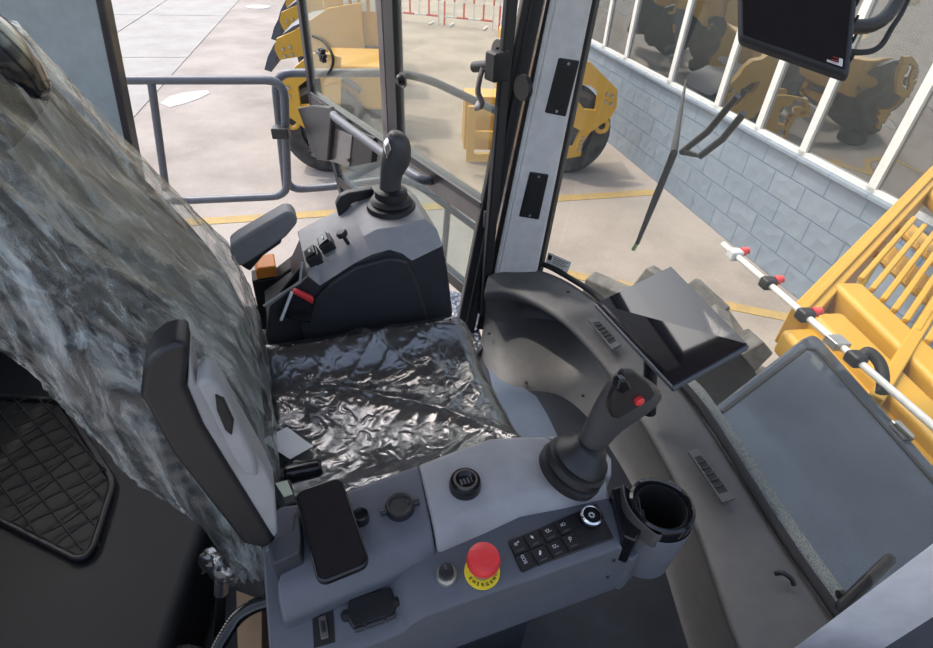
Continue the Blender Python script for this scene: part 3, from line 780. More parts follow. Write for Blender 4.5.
# ================================================================== RIGHT CONSOLE (near)
rc = thing('control_console', S(0, -0.36, 0), 'grey right hand control console with red stop button, switch keys and cup holder', 'console', PH)
ZT = 0.662
def T(x, y, h=ZT): return zz(x, y, h)
def shell_solid(name, top_px, m, grow, drop=0.034, bevel=0.007):
    top = [T(x, y) for x, y in top_px]; c = sum(top, Vector())/len(top)
    return name, top, c
# two covers: dark rear, pale front; each is a bevelled cap whose outer skirt slopes down to the ledge
def cover(name, inner, outer_top, m):
    """inner edge points and outer edge points (pixels, same count, rear to front) -> cap with sloped skirts"""
    rings = []
    for (xi, yi), (xo, yo) in zip(inner, outer_top):
        pi, po = T(xi, yi), T(xo, yo)
        rings.append([pi-Z*0.12+B*0.006, pi-Z*0.012+B*0.004, pi-B*0.004, po+B*0.006, po-Z*0.006-B*0.006, po-Z*0.034-B*0.024, po-Z*0.12-B*0.018])
    v, f = g_loft(rings)
    return mesh(name, v, f, m, rc, bevel=0.005)
cover('rear_cover', [(300, 502), (352, 487), (385, 475), (418, 463)], [(276, 590), (350, 560), (390, 545), (432, 528)], 'slate_shell')
cover('front_cover', [(418, 463), (455, 449), (490, 437), (520, 435), (545, 435)], [(433, 527), (480, 508), (516, 492), (560, 484), (606, 474)], 'grey_shell')
fnt = [T(545, 435), T(575, 434), T(600, 441), T(612, 458), T(612, 476), T(606, 474)]
one('front_nose', g_prism([p for p in fnt], (0, 0, -0.12)), 'grey_shell', rc, bevel=0.006)
# ledge with the keys: higher front part, lower rear part, one outer face
LZ = 0.634
prof = [(-0.25, 0.606), (-0.115, 0.606), (-0.098, 0.610), (-0.085, 0.626), (-0.07, 0.633), (0.222, 0.633)]
rings = []
for a, z in prof:
    rings.append([S(a, -0.30, z), S(a, -0.452, z), S(a, -0.462, z-0.006), S(a, -0.464, 0.50), S(a, -0.30, 0.50)])
v, f = g_loft(rings)
mesh('ledge', v, f, 'slate_dark', rc, bevel=0.004)
one('column', g_sbox(-0.16, 0.12, -0.42, -0.30, 0.0, 0.51), 'dark_plastic', rc, bevel=0.01)
# round socket cap and start switch on the covers
def dial(name, px, h, r, m, parent=rc, hh=0.012, ring=None, top=None):
    c = T(px[0], px[1], h)
    o_ = one(name, g_lathe([(0, 0), (r, 0), (r*1.02, hh*0.5), (r*0.93, hh), (r*0.72, hh), (r*0.68, hh*0.8), (0, hh*0.8)], c, Z_, 32), m, parent, smooth=False, bevel=0.0008)
    return o_, c
sk, skc = dial('socket_cap', (400, 509), ZT, 0.019, 'black_plastic')
one('cap_tab', g_tube([skc+A*0.01+Z*0.006, skc+A*0.026+Z*0.006], 0.005), 'black_plastic', sk)
one('cap_tab', g_tube([skc-A*0.01+Z*0.006, skc-A*0.026-B*0.002+Z*0.006], 0.004), 'black_plastic', sk)
ss, ssc = dial('start_switch', (465, 487), ZT, 0.022, 'gloss_black', hh=0.016)
one('chrome_ring', g_lathe([(0.0135, 0.012), (0.0175, 0.012), (0.0165, 0.019), (0.0135, 0.019)], ssc, Z_, 32), 'chrome', ss, smooth=True)
ig = Geo()
for k in range(3): ig.add(g_box(ssc+Z*0.0135+A*(-0.006+0.005*k), A, B, Z_, 0.003, 0.009, 0.001))
ig.add(g_box(ssc+Z*0.0135+A*0.009, A, B, Z_, 0.0016, 0.008, 0.001))
ig.build('switch_mark', 'icon_dim', ss)
# hidden half of a second round switch behind the phone
s3, _ = dial('round_switch', (361, 520), ZT, 0.011, 'gloss_black', hh=0.014)
# key switch with silver collar
kk = T(446, 577, LZ)
ks = one('key_switch', g_lathe([(0, 0), (0.0135, 0), (0.0135, 0.008), (0.0115, 0.011), (0.009, 0.011), (0.009, 0.009), (0, 0.009)], kk, Z_, 28), 'steel', rc, smooth=False)
one('selector', g_lathe([(0, 0.009), (0.0095, 0.009), (0.009, 0.018), (0.0, 0.019)], kk, Z_, 20), 'black_plastic', ks)
one('pointer', g_box(kk+Z*0.0195+B*0.003, A, B, Z_, 0.002, 0.007, 0.001), 'icon_dim', ks)
# emergency stop
ec = T(482, 572, LZ)
es = one('emergency_stop', g_lathe([(0, 0), (0.0225, 0), (0.0225, 0.003), (0, 0.003)], ec, Z_, 36), 'ring_yellow', rc)
one('collar', g_lathe([(0.0, 0.003), (0.0125, 0.003), (0.0125, 0.020), (0, 0.020)], ec, Z_, 24), 'bolt', es)
one('red_button', g_lathe([(0, 0.018), (0.011, 0.018), (0.0205, 0.025), (0.021, 0.031), (0.019, 0.038), (0.012, 0.0405), (0, 0.0405)], ec, Z_, 36), 'red', es, smooth=True)
tg = Geo()
def ring_text(word, mid_deg, step):
    for i, chh in enumerate(word):
        th = math.radians(mid_deg+(i-(len(word)-1)/2)*step)
        rad = Vector((math.cos(th), math.sin(th), 0)); tg.add(text_geo(chh, ec+rad*0.0178+Z*0.0034, Vector((-rad.y, rad.x, 0)), -rad, 0.0056))
ring_text('EMERGENCY', 285, 19); ring_text('STOP', 120, 20)
tg.build('ring_letters', 'ink', es)
ag = Geo()
for s0 in (20, 140, 260):
    arc = [ec+Z*0.0403+Vector((math.cos(math.radians(s0+k*8)), math.sin(math.radians(s0+k*8)), 0))*0.0088 for k in range(10)]
    ag.add(g_tube(arc, 0.0007, 6))
ag.build('turn_arrow', 'red_paint', es)
# switch panel: 8 keys and a ringed knob
pc = [T(x, y, LZ+0.002) for x, y in ((508, 541), (597, 503), (614, 538), (521, 571))]
pu = (pc[1]-pc[0]).normalized(); pv = Z_.cross(pu)
pan = one('switch_panel', g_prism(pc, (0, 0, -0.004)), 'black_plastic', rc, bevel=0.0015)
keyc = [(518, 546), (533, 540), (549, 533.5), (564, 527), (525, 562), (541, 555.5), (556, 549), (571, 542)]
def icon(kind, c, u, v):
    g_ = Geo(); s = 0.0028
    def bx(x, y, w, h, rot=0.0):
        cu, sn = math.cos(rot), math.sin(rot); uu = u*cu+v*sn; w2 = v*cu-u*sn
        g_.add(g_box(c+u*(x*s)+v*(y*s), uu, w2, Z_, w*s, h*s, 0.0004))
    def circ(x, y, r):
        pts = [c+u*((x+r*math.cos(t*math.pi/6))*s)+v*((y+r*math.sin(t*math.pi/6))*s) for t in range(13)]; g_.add(g_tube(pts, 0.0003, 5))
    def poly(pts): g_.add(g_prism([c+u*(x*s)+v*(y*s) for x, y in pts], (0, 0, 0.0004)))
    if kind == 0: circ(-0.7, -0.2, 0.7); circ(-0.7, -0.2, 0.25); bx(0.3, 0.3, 1.2, 0.22); bx(0.9, 0.45, 0.7, 0.6)
    if kind == 1: poly([(-0.2, 1.1), (0.6, 0.3), (0.5, -0.6), (0.1, -1.1), (-0.2, -0.3), (-0.6, 0.1)])
    if kind in (2, 6): bx(-0.2, -0.6, 1.5, 0.2); bx(-0.9, 0.1, 0.2, 1.3, 0.35); bx(0.5, 0.1, 0.2, 1.3, -0.35); bx(-0.2, 0.7, 2.0, 0.18); bx(1.3, -0.5, 0.6, 0.2, 0.7); bx(1.3, -0.5, 0.6, 0.2, -0.7)
    if kind == 3: circ(0.4, 0, 0.7); [bx(-0.9, y, 0.9, 0.18, 0.2) for y in (-0.5, 0.0, 0.5)]
    if kind == 4: g_.add(text_geo('ECO', c+Z*0.0002, v, -u, 0.0062, 0.0002))
    if kind == 5: poly([(-0.9, -0.9), (-0.1, -1.1), (0.6, -0.2), (0.9, 0.6), (0.1, 1.1), (-0.2, 0.2), (-0.7, 0.0)])
    if kind == 7: circ(0.2, 0.4, 0.75); bx(0.2, 0.4, 0.2, 1.3, -0.6); bx(-0.3, -0.8, 0.2, 1.1, -0.5)
    return g_
for i, (x, y) in enumerate(keyc):
    c = T(x, y, LZ+0.003)
    g_ = Geo().add(g_box(c, pu, pv, Z_, 0.0185, 0.0205, 0.003))
    ic = icon(i, c+Z*0.0019+pv*0.003, pu, pv)
    for vtx in (0,): g_.add((ic.v, ic.f), 1)
    if i != 4: g_.add(g_box(c+Z*0.0016-pv*0.0065, pu, pv, Z_, 0.010, 0.0016, 0.0006), 2)
    g_.build('key', None, pan, mats=['black_plastic', 'icon', 'icon_dim'])
nc = T(590, 520, LZ+0.002)
kn = one('ringed_knob', g_lathe([(0, 0), (0.0145, 0), (0.0145, 0.010), (0.0115, 0.0135), (0.0112, 0.012), (0, 0.012)], nc, Z_, 36), 'gloss_black', pan)
kn2 = Geo().add(g_lathe([(0.0138, 0.0085), (0.0152, 0.0085), (0.0150, 0.0122), (0.0128, 0.0142), (0.0118, 0.0138)], nc, Z_, 36))
kn2.build('chrome_ring', 'chrome', pan, smooth=True)
gg = Geo()
for k in range(8):
    t = k*math.pi/4; gg.add(g_box(nc+Z*0.0124+pu*(0.0038*math.cos(t))+pv*(0.0038*math.sin(t)), pu, pv, Z_, 0.0014, 0.0014, 0.0005))
gg.add(g_tube([nc+Z*0.0124+pu*(0.0026*math.cos(k*math.pi/8))+pv*(0.0026*math.sin(k*math.pi/8)) for k in range(17)], 0.0004, 5))
gg.build('knob_mark', 'icon', pan)
# data socket and hinged cover on the rear ledge
dx = [T(x, y, 0.607) for x, y in ((312, 612), (333, 606), (335, 642), (314, 648))]
ds = one('socket_recess', g_prism(dx, (0, 0, -0.003)), 'ink', rc)
dxc = sum(dx, Vector())/4
one('data_socket', g_box(dxc+Z*0.002-B*0.002, A, B, Z_, 0.009, 0.026, 0.004), 'frame_brown', ds, bevel=0.001)
one('socket_pins', g_box(dxc+Z*0.005-B*0.002, A, B, Z_, 0.0045, 0.013, 0.003), 'ink', ds, bevel=0.001)
hc = [T(x, y, 0.6075) for x, y in ((349, 601), (391, 588), (397, 607), (393, 617), (354, 631), (347, 620))]
hcv = one('socket_cover', g_prism([p+Z*0.006 for p in hc], (0, 0, -0.008)), 'black_plastic', rc, bevel=0.003)
hl = Geo()
for (x0, y0, x1, y1) in ((355, 630, 364, 627), (366, 626, 384, 620), (386, 619, 395, 615)): hl.add(g_tube([T(x0, y0, 0.612), T(x1, y1, 0.612)], 0.0032))
hl.build('hinge', 'black_plastic', hcv, smooth=True)
for x, y in ((346, 617), (397, 604)): one('cover_lug', g_lathe([(0, 0), (0.006, 0), (0.006, 0.007), (0, 0.008)], T(x, y, 0.607), Z_, 12), 'black_plastic', hcv)
# rear bracket by the phone
bq = [(268, 543), (292, 530), (294, 512), (299, 512), (301, 536), (300, 552), (272, 565)]
one('rear_bracket', g_prism([T(x, y, 0.690) for x, y in bq], (0, 0, -0.05)), 'dark_plastic', rc, bevel=0.003)
one('rear_housing', g_prism([T(x, y, 0.658) for x, y in ((264, 552), (300, 538), (300, 503), (280, 505), (262, 525))], (0, 0, -0.12)), 'slate_dark', rc, bevel=0.006)
# screws in the outer face
for a, z in ((0.195, 0.60), (0.195, 0.555)): one('face_screw', g_lathe([(0, 0), (0.0028, 0), (0.002, 0.0015), (0, 0.0015)], S(a, -0.4638, z), -B, 10), 'ink', rc)
# joystick on the right console
jc = T(568, 472, ZT)
ax = (A*0.42+B*(-0.06)+Z*0.9).normalized()
jv = one('joystick', g_lathe([(0.034, -0.006), (0.047, -0.002), (0.048, 0.009), (0.042, 0.012), (0.046, 0.016), (0.045, 0.026), (0.038, 0.029), (0.041, 0.033), (0.038, 0.042), (0.029, 0.048), (0.025, 0.058), (0.021, 0.061), (0.0, 0.063)], jc, ax, 36), 'black_plastic', rc, smooth=True)
# grip: elliptical sections along the stem, head is a slanted plate
PLN = tuple(B*-0.385); NB = tuple(B)
st_px = [((577, 447), (590, 463)), ((584, 430), (602, 449)), ((592, 412), (614, 434)), ((600, 396), (628, 424)), ((609, 381), (648, 411)), ((618, 373), (660, 399)), ((626, 372), (662, 392)), ((634, 375), (657, 385))]
bd = [-0.352, -0.354, -0.357, -0.360, -0.362, -0.362, -0.362, -0.362]
wd = [0.014, 0.0145, 0.0145, 0.015, 0.017, 0.017, 0.016, 0.012]
rg = []
for ((x0, y0), (x1, y1)), b_, w_ in zip(st_px, bd, wd):
    p, q = sb(x0, y0, b_), sb(x1, y1, b_); c = (p+q)/2; h = (q-p)/2
    rg.append([c+h*math.cos(k*2*math.pi/20)+B*(w_*math.sin(k*2*math.pi/20)) for k in range(20)])
one('grip', g_loft(rg), 'grip', jv, smooth=True, subsurf=1)
fp = [(624, 373), (635, 373), (650, 384), (656, 394), (652, 400), (618, 420), (613, 418), (609, 410), (612, 398)]
fplate = one('grip_face', g_prism([sb(x, y, -0.383) for x, y in fp], tuple(B*0.01)), 'black_plastic', jv, bevel=0.003)
one('rocker', g_prism([sb(x, y, -0.392) for x, y in ((619, 381), (628, 380), (633, 390), (622, 395), (616, 391))], tuple(B*0.012)), 'gloss_black', jv, bevel=0.003)
one('thumb_button', g_lathe([(0, 0), (0.0062, 0), (0.0062, 0.005), (0.004, 0.007), (0, 0.0075)], sb(638, 399.5, -0.383), -B, 20), 'red', jv, smooth=True)
# cup holder at the front end of the console
cuc = T(661, 507, 0.652)
cup_ax = Z_
hr = 0.040
ch_ = Geo()
orr = [(hr-0.006, -0.10), (hr-0.004, 0.004), (hr, 0.009), (hr+0.004, 0.007), (hr+0.005, 0.0), (hr+0.001, -0.11), (0.0, -0.112), (0.0, -0.103)]
o_ = one('cup_holder', g_lathe(orr, cuc, Z_, 40), 'gloss_black', rc, smooth=True)
one('cup_liner', g_lathe([(0, -0.0985), (hr-0.0075, -0.0985), (hr-0.0052, 0.002), (hr-0.0062, 0.002), (hr-0.0085, -0.097), (0, -0.097)], cuc, Z_, 40), 'ink', o_)
cb_ = cuc-Z*0.0
one('cup_wall', g_lathe([(hr+0.006, -0.012), (hr+0.007, -0.014), (hr+0.002, -0.118), (hr-0.005, -0.12)], cuc, Z_, 40), 'slate_dark', o_, smooth=True)
blk = [T(x, y, 0.652) for x, y in ((612, 488), (625, 484), (640, 496), (645, 525), (636, 541), (624, 536))]
one('cup_bridge', g_prism(blk, (0, 0, -0.06)), 'gloss_black', o_, bevel=0.003)
blk2 = [T(x, y, 0.596) for x, y in ((612, 488), (640, 490), (652, 540), (634, 560), (622, 556))]
one('cup_mount', g_prism(blk2, (0, 0, -0.09)), 'slate_dark', o_, bevel=0.004)
lp = [T(623, 484, 0.665), T(626, 500, 0.672), T(636, 517, 0.668), T(654, 533, 0.66), T(662, 535, 0.656)]
lg_ = []
for i, p in enumerate(smooth_path(lp, 5)):
    lg_.append([p+A*0.001, p+A*0.001-Z*0.03, p-A*0.001-Z*0.03, p-A*0.001])
one('spring_flap', g_loft(lg_), 'grip', o_, smooth=False)

one('phone_cradle', g_prism([T(x, y, ZT+0.018) for x, y in ((312, 500), (346, 490), (352, 548), (318, 562))], (0, 0, -0.018)), 'black_plastic', rc, bevel=0.002)
# phone lying on the console
ph = thing('smartphone', T(330, 532, ZT+0.018), 'black smartphone lying face up on the right hand console', 'phone', PH)
pq = [T(x, y, ZT+0.031) for x, y in ((302, 489), (351, 474), (360, 566), (309, 589))]
pcen = sum(pq, Vector())/4; ku = ((pq[1]-pq[0])+(pq[2]-pq[3])).normalized(); kv = ((pq[0]-pq[3])+(pq[1]-pq[2])).normalized()
kw, kh = ((pq[1]-pq[0]).length+(pq[2]-pq[3]).length)/2, ((pq[0]-pq[3]).length+(pq[1]-pq[2]).length)/2
kn_ = ku.cross(kv).normalized(); kv = kn_.cross(ku)
tilt = Matrix.Rotation(math.radians(0), 3, ku)
one('case', g_prism(rrect(pcen-kn_*0.010, ku, kv, kw, kh, 0.012), tuple(kn_*0.011)), 'gloss_black', ph, bevel=0.003)
one('screen', g_prism(rrect(pcen+kn_*0.0008, ku, kv, kw-0.007, kh-0.007, 0.009), tuple(kn_*0.0008)), 'screen', ph)

# ================================================================== LEFT CONSOLE (far)
lc = thing('control_console', S(0, 0.34, 0), 'grey left hand control console beside the door with rocker switches', 'console', PH)
bI, bR, bF = 0.225, 0.262, 0.43
ridge = [(306, 269), (318, 262), (335, 254), (352, 245), (364, 236), (376, 229), (400, 226), (425, 219), (437, 229)]
bev = [(309, 277), (320, 286), (337, 275), (354, 264), (372, 255), (390, 250), (402, 254), (412, 261), (443, 246)]
rg = []
for (x, y), (x2, y2) in zip(ridge, bev):
    r_ = sb(x, y, bR); i_ = sb(x2, y2, bI); f_ = Vector(r_)+B*(bF-bR)
    rg.append([r_, f_, f_-Z*0.02+B*0.008, i_+B*0.15-Z*0.01, i_])
v, f = g_loft(rg)
mesh('top_cover', v, f, 'grey_shell', lc, bevel=0.006)
side = [(300, 352), (298, 300), (309, 277), (320, 284), (354, 262), (390, 248), (412, 259), (443, 244), (448, 270), (453, 312), (450, 345), (400, 360), (300, 360)]
one('side_panel', g_prism([sb(x, y, bI+0.004) for x, y in side], tuple(B*0.17)), 'console_side', lc, bevel=0.006)
one('rear_side', g_prism([sb(x, y, bI+0.004) for x, y in ((266, 336), (270, 306), (298, 285), (309, 277), (306, 345), (270, 352))], tuple(B*0.012)), 'console_side', lc, bevel=0.003)
one('tray_back', g_prism([sb(x, y, 0.40) for x, y in ((252, 281), (278, 278), (299, 262), (306, 280), (300, 330), (262, 330))], tuple(B*0.05)), 'ink', lc, bevel=0.004)
one('tray_floor', g_prism([sb(x, y, bI+0.03) for x, y in ((268, 322), (298, 300), (306, 345), (270, 352))], tuple(B*0.12)), 'ink', lc)
rs_ = [(300, 330), (303, 312), (330, 284), (356, 267), (390, 258), (408, 262), (418, 282), (428, 316), (430, 348), (310, 352)]
one('raised_panel', g_prism([sb(x, y, bI-0.006) for x, y in rs_], tuple(B*0.012)), 'console_side', lc, bevel=0.006)
one('column', g_sbox(-0.12, 0.12, 0.26, 0.38, 0.0, 0.50), 'dark_plastic', lc, bevel=0.01)
tray = [(262, 306), (299, 262), (304, 276), (300, 282), (268, 304)]
one('side_tray', g_prism([sb(x, y, bI+0.06) for x, y in ((280, 292), (300, 268), (303, 282), (284, 300))], tuple(B*0.01)), 'ink', lc, bevel=0.003)
one('tray_rim', g_tube([sb(264, 306, bI+0.004), sb(300, 282, bI+0.004), sb(302, 262, bI+0.02)], 0.003), 'grey_shell', lc, smooth=True)
nrm = Z
def on_l(x, y, up=0.0): return sb(x, y, 0.33)+Z*up
sl_d = (sb(352, 245, bR)-sb(306, 269, bR)).normalized(); sl_n = B.cross(sl_d)*-1.0
if sl_n.z < 0: sl_n = -sl_n
for (x, y) in ((313, 256), (326, 243)):
    c = pl(x, y, tuple(sb(330, 257, bR)+sl_n*0.012), tuple(sl_n))
    rk = one('rocker_switch', g_box(c-sl_n*0.004, sl_d, B, sl_n, 0.030, 0.040, 0.028), 'black_plastic', lc, bevel=0.003)
    one('rocker', g_box(c+sl_n*0.008, (sl_d+sl_n*0.25).normalized(), B, (sl_n-sl_d*0.25).normalized(), 0.024, 0.034, 0.012), 'gloss_black', rk, bevel=0.002)
    one('rocker_mark', g_box(c+sl_n*0.0155, sl_d, B, sl_n, 0.003, 0.012, 0.0014), 'icon', rk)
c = pl(344, 237, tuple(sb(330, 257, bR)+sl_n*0.02), tuple(sl_n))
pk = one('pull_knob', g_lathe([(0.004, -0.022), (0.0045, 0.0), (0.011, 0.004), (0.0125, 0.010), (0.009, 0.015), (0, 0.016)], c, sl_n, 20), 'black_plastic', lc, smooth=True)
lk = [(336, 205), (340, 197), (348, 193), (372, 189), (375, 192), (374, 197), (352, 204), (347, 212), (353, 222), (341, 227)]
hb_ = one('swing_lever', g_prism([sb(x, y, 0.40) for x, y in lk], tuple(B*0.02)), 'black_plastic', lc, bevel=0.004)
one('lever_bolt', g_lathe([(0, 0), (0.006, 0), (0.005, 0.004), (0, 0.004)], sb(344, 218, 0.40), -B, 10), 'steel', hb_)
# left joystick
jb_ = sb(392, 221, 0.345)
jl = one('joystick', g_lathe([(0.045, -0.012), (0.058, -0.004), (0.059, 0.006), (0.051, 0.010), (0.058, 0.014), (0.057, 0.024), (0.049, 0.028), (0.055, 0.032), (0.053, 0.042), (0.045, 0.046), (0.047, 0.050), (0.041, 0.058), (0.036, 0.060), (0.035, 0.074), (0.027, 0.080), (0, 0.081)], jb_, (A*0.02+Z), 36), 'black_plastic', lc, smooth=True)
lp_ = [((379, 200), (402, 200)), ((379.5, 186), (401, 186)), ((380, 176), (401, 177)), ((380, 168), (405, 170)), ((381, 158), (410, 163)), ((384, 148), (411, 155)), ((386, 138), (411, 146)), ((389, 132), (409, 138)), ((394, 130), (403, 132))]
wl_ = [0.022, 0.021, 0.022, 0.024, 0.027, 0.028, 0.027, 0.022, 0.012]
rg = []
for ((x0, y0), (x1, y1)), w_ in zip(lp_, wl_):
    p, q = sb(x0, y0, 0.345), sb(x1, y1, 0.345); c = (p+q)/2; h = (q-p)/2
    rg.append([c+h*math.cos(k*2*math.pi/20)+B*(w_*math.sin(k*2*math.pi/20)) for k in range(20)])
one('grip', g_loft(rg), 'grip', jl, smooth=True, subsurf=1)
one('thumb_switch', g_prism([sb(x, y, 0.322) for x, y in ((385, 146), (389, 140), (392, 150), (387, 160))], tuple(B*0.02)), 'chrome', jl, bevel=0.003)

# orange box behind the left armrest
oc = sb(266, 272, 0.40)
tagit(one('storage_box', g_prism([sb(x, y, 0.40) for x, y in ((255, 271), (258, 268), (276, 266), (277, 277), (257, 280))], tuple(B*0.06)), 'orange', bevel=0.004), 'small orange box under the left armrest on the edge of the console tray', 'box')

# ================================================================== SCREENS
def screen_thing(name, corners, depth_vec, label, cat, rim, body, bev=0.004):
    c = [Vector(p) for p in corners]
    t = thing(name, sum(c, Vector())/4+Z*-0.05, label, cat)
    n = (c[1]-c[0]).cross(c[3]-c[0]).normalized(); cc = sum(c, Vector())/4
    if n.dot(Vector(CAM)-cc) < 0: n = -n
    one('housing', g_prism([p-n*0.002 for p in c], tuple(-n*depth_vec)), body, t, bevel=bev)
    one('screen', g_prism([cc+(p-cc)*rim for p in c], tuple(n*0.0012)), 'screen', t, bevel=0.0)
    return t, n, cc
dispA = [zz(594, 303, 0.54), zz(673, 388, 0.54), zz(750, 345, 0.60), zz(671, 265, 0.60)]
dt, dn, dc = screen_thing('dash_display', dispA, 0.014, 'large tilted glossy display with silver rim standing on the dashboard', 'display', 0.965, 'rail_grey')
pstem = (dispA[0]+dispA[1])/2
one('stand', g_tube([dc.lerp(pstem, 0.45)-dn*0.025, Vector((pstem.x+0.10, pstem.y-0.01, 0.315))], 0.016), 'black_plastic', dt, smooth=True)
# monitor at the top right on its arm
def dep_(x, y, t): return Vector(CAM+ray(x, y)*t)
mA = [dep_(737, -40, 0.72), dep_(738, 37, 0.72), dep_(850, 76, 0.66), dep_(860, -20, 0.66)]
mt, mn, mc = screen_thing('camera_monitor', mA, 0.028, 'black monitor hanging on an arm in the top right corner', 'monitor', 0.90, 'dark_plastic', 0.008)
stk = [mA[2]+(mA[1]-mA[2])*f1+(mA[3]-mA[2])*f2 for f1, f2 in ((0.07, 0.06), (0.20, 0.06), (0.20, 0.14), (0.07, 0.14))]
one('sticker', g_prism(stk, tuple(mn*0.0016)), 'paper', mt)
tgm = Geo(); uu_ = (mA[2]-mA[1]).normalized(); vv_ = mn.cross(uu_)
sc_ = sum(stk, Vector())/4
for k in range(3): tgm.add(g_box(sc_+mn*0.002+vv_*(-0.003+0.003*k), uu_, vv_, mn, 0.008, 0.0004, 0.0006))
tgm.build('sticker_print', 'red_paint', mt)
back = mc-mn*0.03
one('mounting_arm', g_tube(fillet([back, dep_(880, 28, 0.78), dep_(935, -60, 0.86), dep_(990, -160, 0.95)], 0.05), 0.010), 'black_plastic', mt, smooth=True)
one('cable', g_tube(smooth_path([back-mn*0.002+Vector((.01, 0, -.02)), dep_(868, 52, 0.76), dep_(893, 26, 0.80), dep_(912, -10, 0.84), dep_(960, -120, 0.9)]), 0.004), 'rubber', mt, smooth=True)
vg = Geo()
for k in range(4):
    p = mA[2].lerp(mA[3], 0.25+0.2*k)-mn*0.015; vg.add(g_box(p+uu_*0.002, uu_, vv_, mn, 0.003, 0.006, 0.014))
vg.build('side_slot', 'ink', mt)

# sticker on the windscreen
def ws(x, y):
    # hit the glass strips built above
    d = ray(x, y); best = None
    for i in range(len(rows)-1):
        a, b, c_ = rows[i][0], rows[i+1][0], rows[i][3]
        n = (b-a).cross(c_-a); den = n.dot(Vector(d))
        if abs(den) < 1e-9: continue
        t = n.dot(a-Vector(CAM))/den; p = Vector(CAM)+Vector(d)*t
        s = (p-a).dot((b-a).normalized())/(b-a).length
        if -0.05 <= s <= 1.05 and t > 0 and (best is None or t > best[0]): best = (t, p, n.normalized())
    return best
def on_glass(x, y, off=0.003):
    h = ws(x, y)
    if h is None: return zz(x, y, 0.4)
    n = h[2] if h[2].dot(Vector(CAM)-h[1]) > 0 else -h[2]; return h[1]+n*off
skp = [on_glass(x, y) for x, y in ((549, 252), (572, 262), (566, 277), (545, 266))]
sl2 = thing('glass_sticker', skp[3], 'white printed barcode sticker on the windscreen beside the slotted pillar', 'sticker')
nn = (skp[1]-skp[0]).cross(skp[3]-skp[0]).normalized()
nn = nn if nn.dot(Vector(CAM)-skp[0]) > 0 else -nn
one('label_sheet', g_prism(skp, tuple(nn*0.0002)), 'label_paper', sl2)
pg = Geo(); su, sv = (skp[1]-skp[0]), (skp[3]-skp[0])
def on_s(a, b): return skp[0]+su*a+sv*b+nn*0.0012
for k in range(14):
    a = 0.30+k*0.035; w_ = 0.012 if k % 3 else 0.024
    pg.add(g_prism([on_s(a, 0.66), on_s(a+w_, 0.66), on_s(a+w_, 0.92), on_s(a, 0.92)], tuple(nn*0.0003)))
for k in range(4): pg.add(g_prism([on_s(0.28, 0.14+0.12*k), on_s(0.9-0.1*(k % 2), 0.14+0.12*k), on_s(0.9-0.1*(k % 2), 0.18+0.12*k), on_s(0.28, 0.18+0.12*k)], tuple(nn*0.0003)))
pg.add(g_prism([on_s(0.05, 0.12), on_s(0.2, 0.12), on_s(0.2, 0.45), on_s(0.05, 0.45)], tuple(nn*0.0003)))
pg.build('print', 'ink', sl2)

# wiper outside the glass
wp = thing('windscreen_wiper', on_glass(629, 246, -0.02), 'black windscreen wiper outside the glass with twin arms', 'wiper')
def wg(x, y, off=-0.03): return on_glass(x, y, off)
one('blade', g_tube([wg(629, 244), wg(648, 196), wg(665, 153), wg(686, 80)], [0.006, 0.010, 0.010, 0.006]), 'rubber', wp, smooth=True)
one('blade_tip', g_tube([wg(625, 250), wg(629, 243)], 0.006), mat('tip_green', (0.18, 0.36, 0.12), 0.5), wp)
one('arm', g_tube([wg(668, 152, -0.045), wg(690, 130, -0.06), wg(722, 94, -0.05)], 0.009), 'frame_black', wp, smooth=True)
one('arm', g_tube([wg(686, 156, -0.045), wg(704, 138, -0.06), wg(728, 112, -0.05)], 0.009), 'frame_black', wp, smooth=True)
one('arm_bracket', g_prism([wg(x, y, -0.04) for x, y in ((668, 148), (689, 154), (684, 157), (667, 154))], (0.012, 0, 0)), 'frame_black', wp, bevel=0.002)

# black rubber stop on the right pillar
hb0, hb1 = zz(838, 610, 0.34), zz(893, 556, 0.42)
rh = thing('pillar_handle', hb0, 'long black rounded handle on the silver pillar at the lower right', 'handle')
one('bar', g_tube(smooth_path([hb0, hb0.lerp(hb1, .3)+Z*0.004, hb0.lerp(hb1, .7)+Z*0.004, hb1]), [0.006]+[0.010]*17+[0.006], sq=0.8), 'black_plastic', rh, smooth=True)
one('end_bolt', g_lathe([(0, 0), (0.009, 0), (0.009, 0.012), (0, 0.014)], zz(845, 595, 0.345), -X_, 14), 'black_plastic', rh, smooth=True)

# ================================================================== BEHIND THE SEAT
rsx = thing('rear_shelf', (-0.9, 0.0, 0.0), 'low black moulded shelf behind the seat with a net pocket', 'shelf')
one('shelf_body', g_wbox(-1.31, -0.42, -0.42, 0.77, 0.005, 0.19), 'shelf_black', rsx, bevel=0.03)
one('lower_step', g_wbox(-1.31, -0.36, -0.57, -0.28, 0.005, 0.17), 'shelf_black', rsx, bevel=0.04)
fr_px = [(-40, 395), (60, 400), (112, 480), (111, 492), (93, 549), (86, 557), (76, 559), (-40, 500)]
frp = [zz(x, y, 0.20) for x, y in fr_px]
nf = one('pocket_frame', g_tube(fillet(frp+[frp[0]], 0.03), 0.008), 'black_plastic', rsx, smooth=True)
one('pocket_recess', g_prism([p-Z*0.006 for p in frp], (0, 0, -0.004)), 'ink', rsx)
ng = Geo()
def inside(p):
    c = False; n = len(frp); j = n-1
    for i in range(n):
        if (frp[i].y > p.y) != (frp[j].y > p.y) and p.x < (frp[j].x-frp[i].x)*(p.y-frp[i].y)/(frp[j].y-frp[i].y)+frp[i].x: c = not c
        j = i
    return c
lo = Vector((min(p.x for p in frp), min(p.y for p in frp), 0)); hi = Vector((max(p.x for p in frp), max(p.y for p in frp), 0))
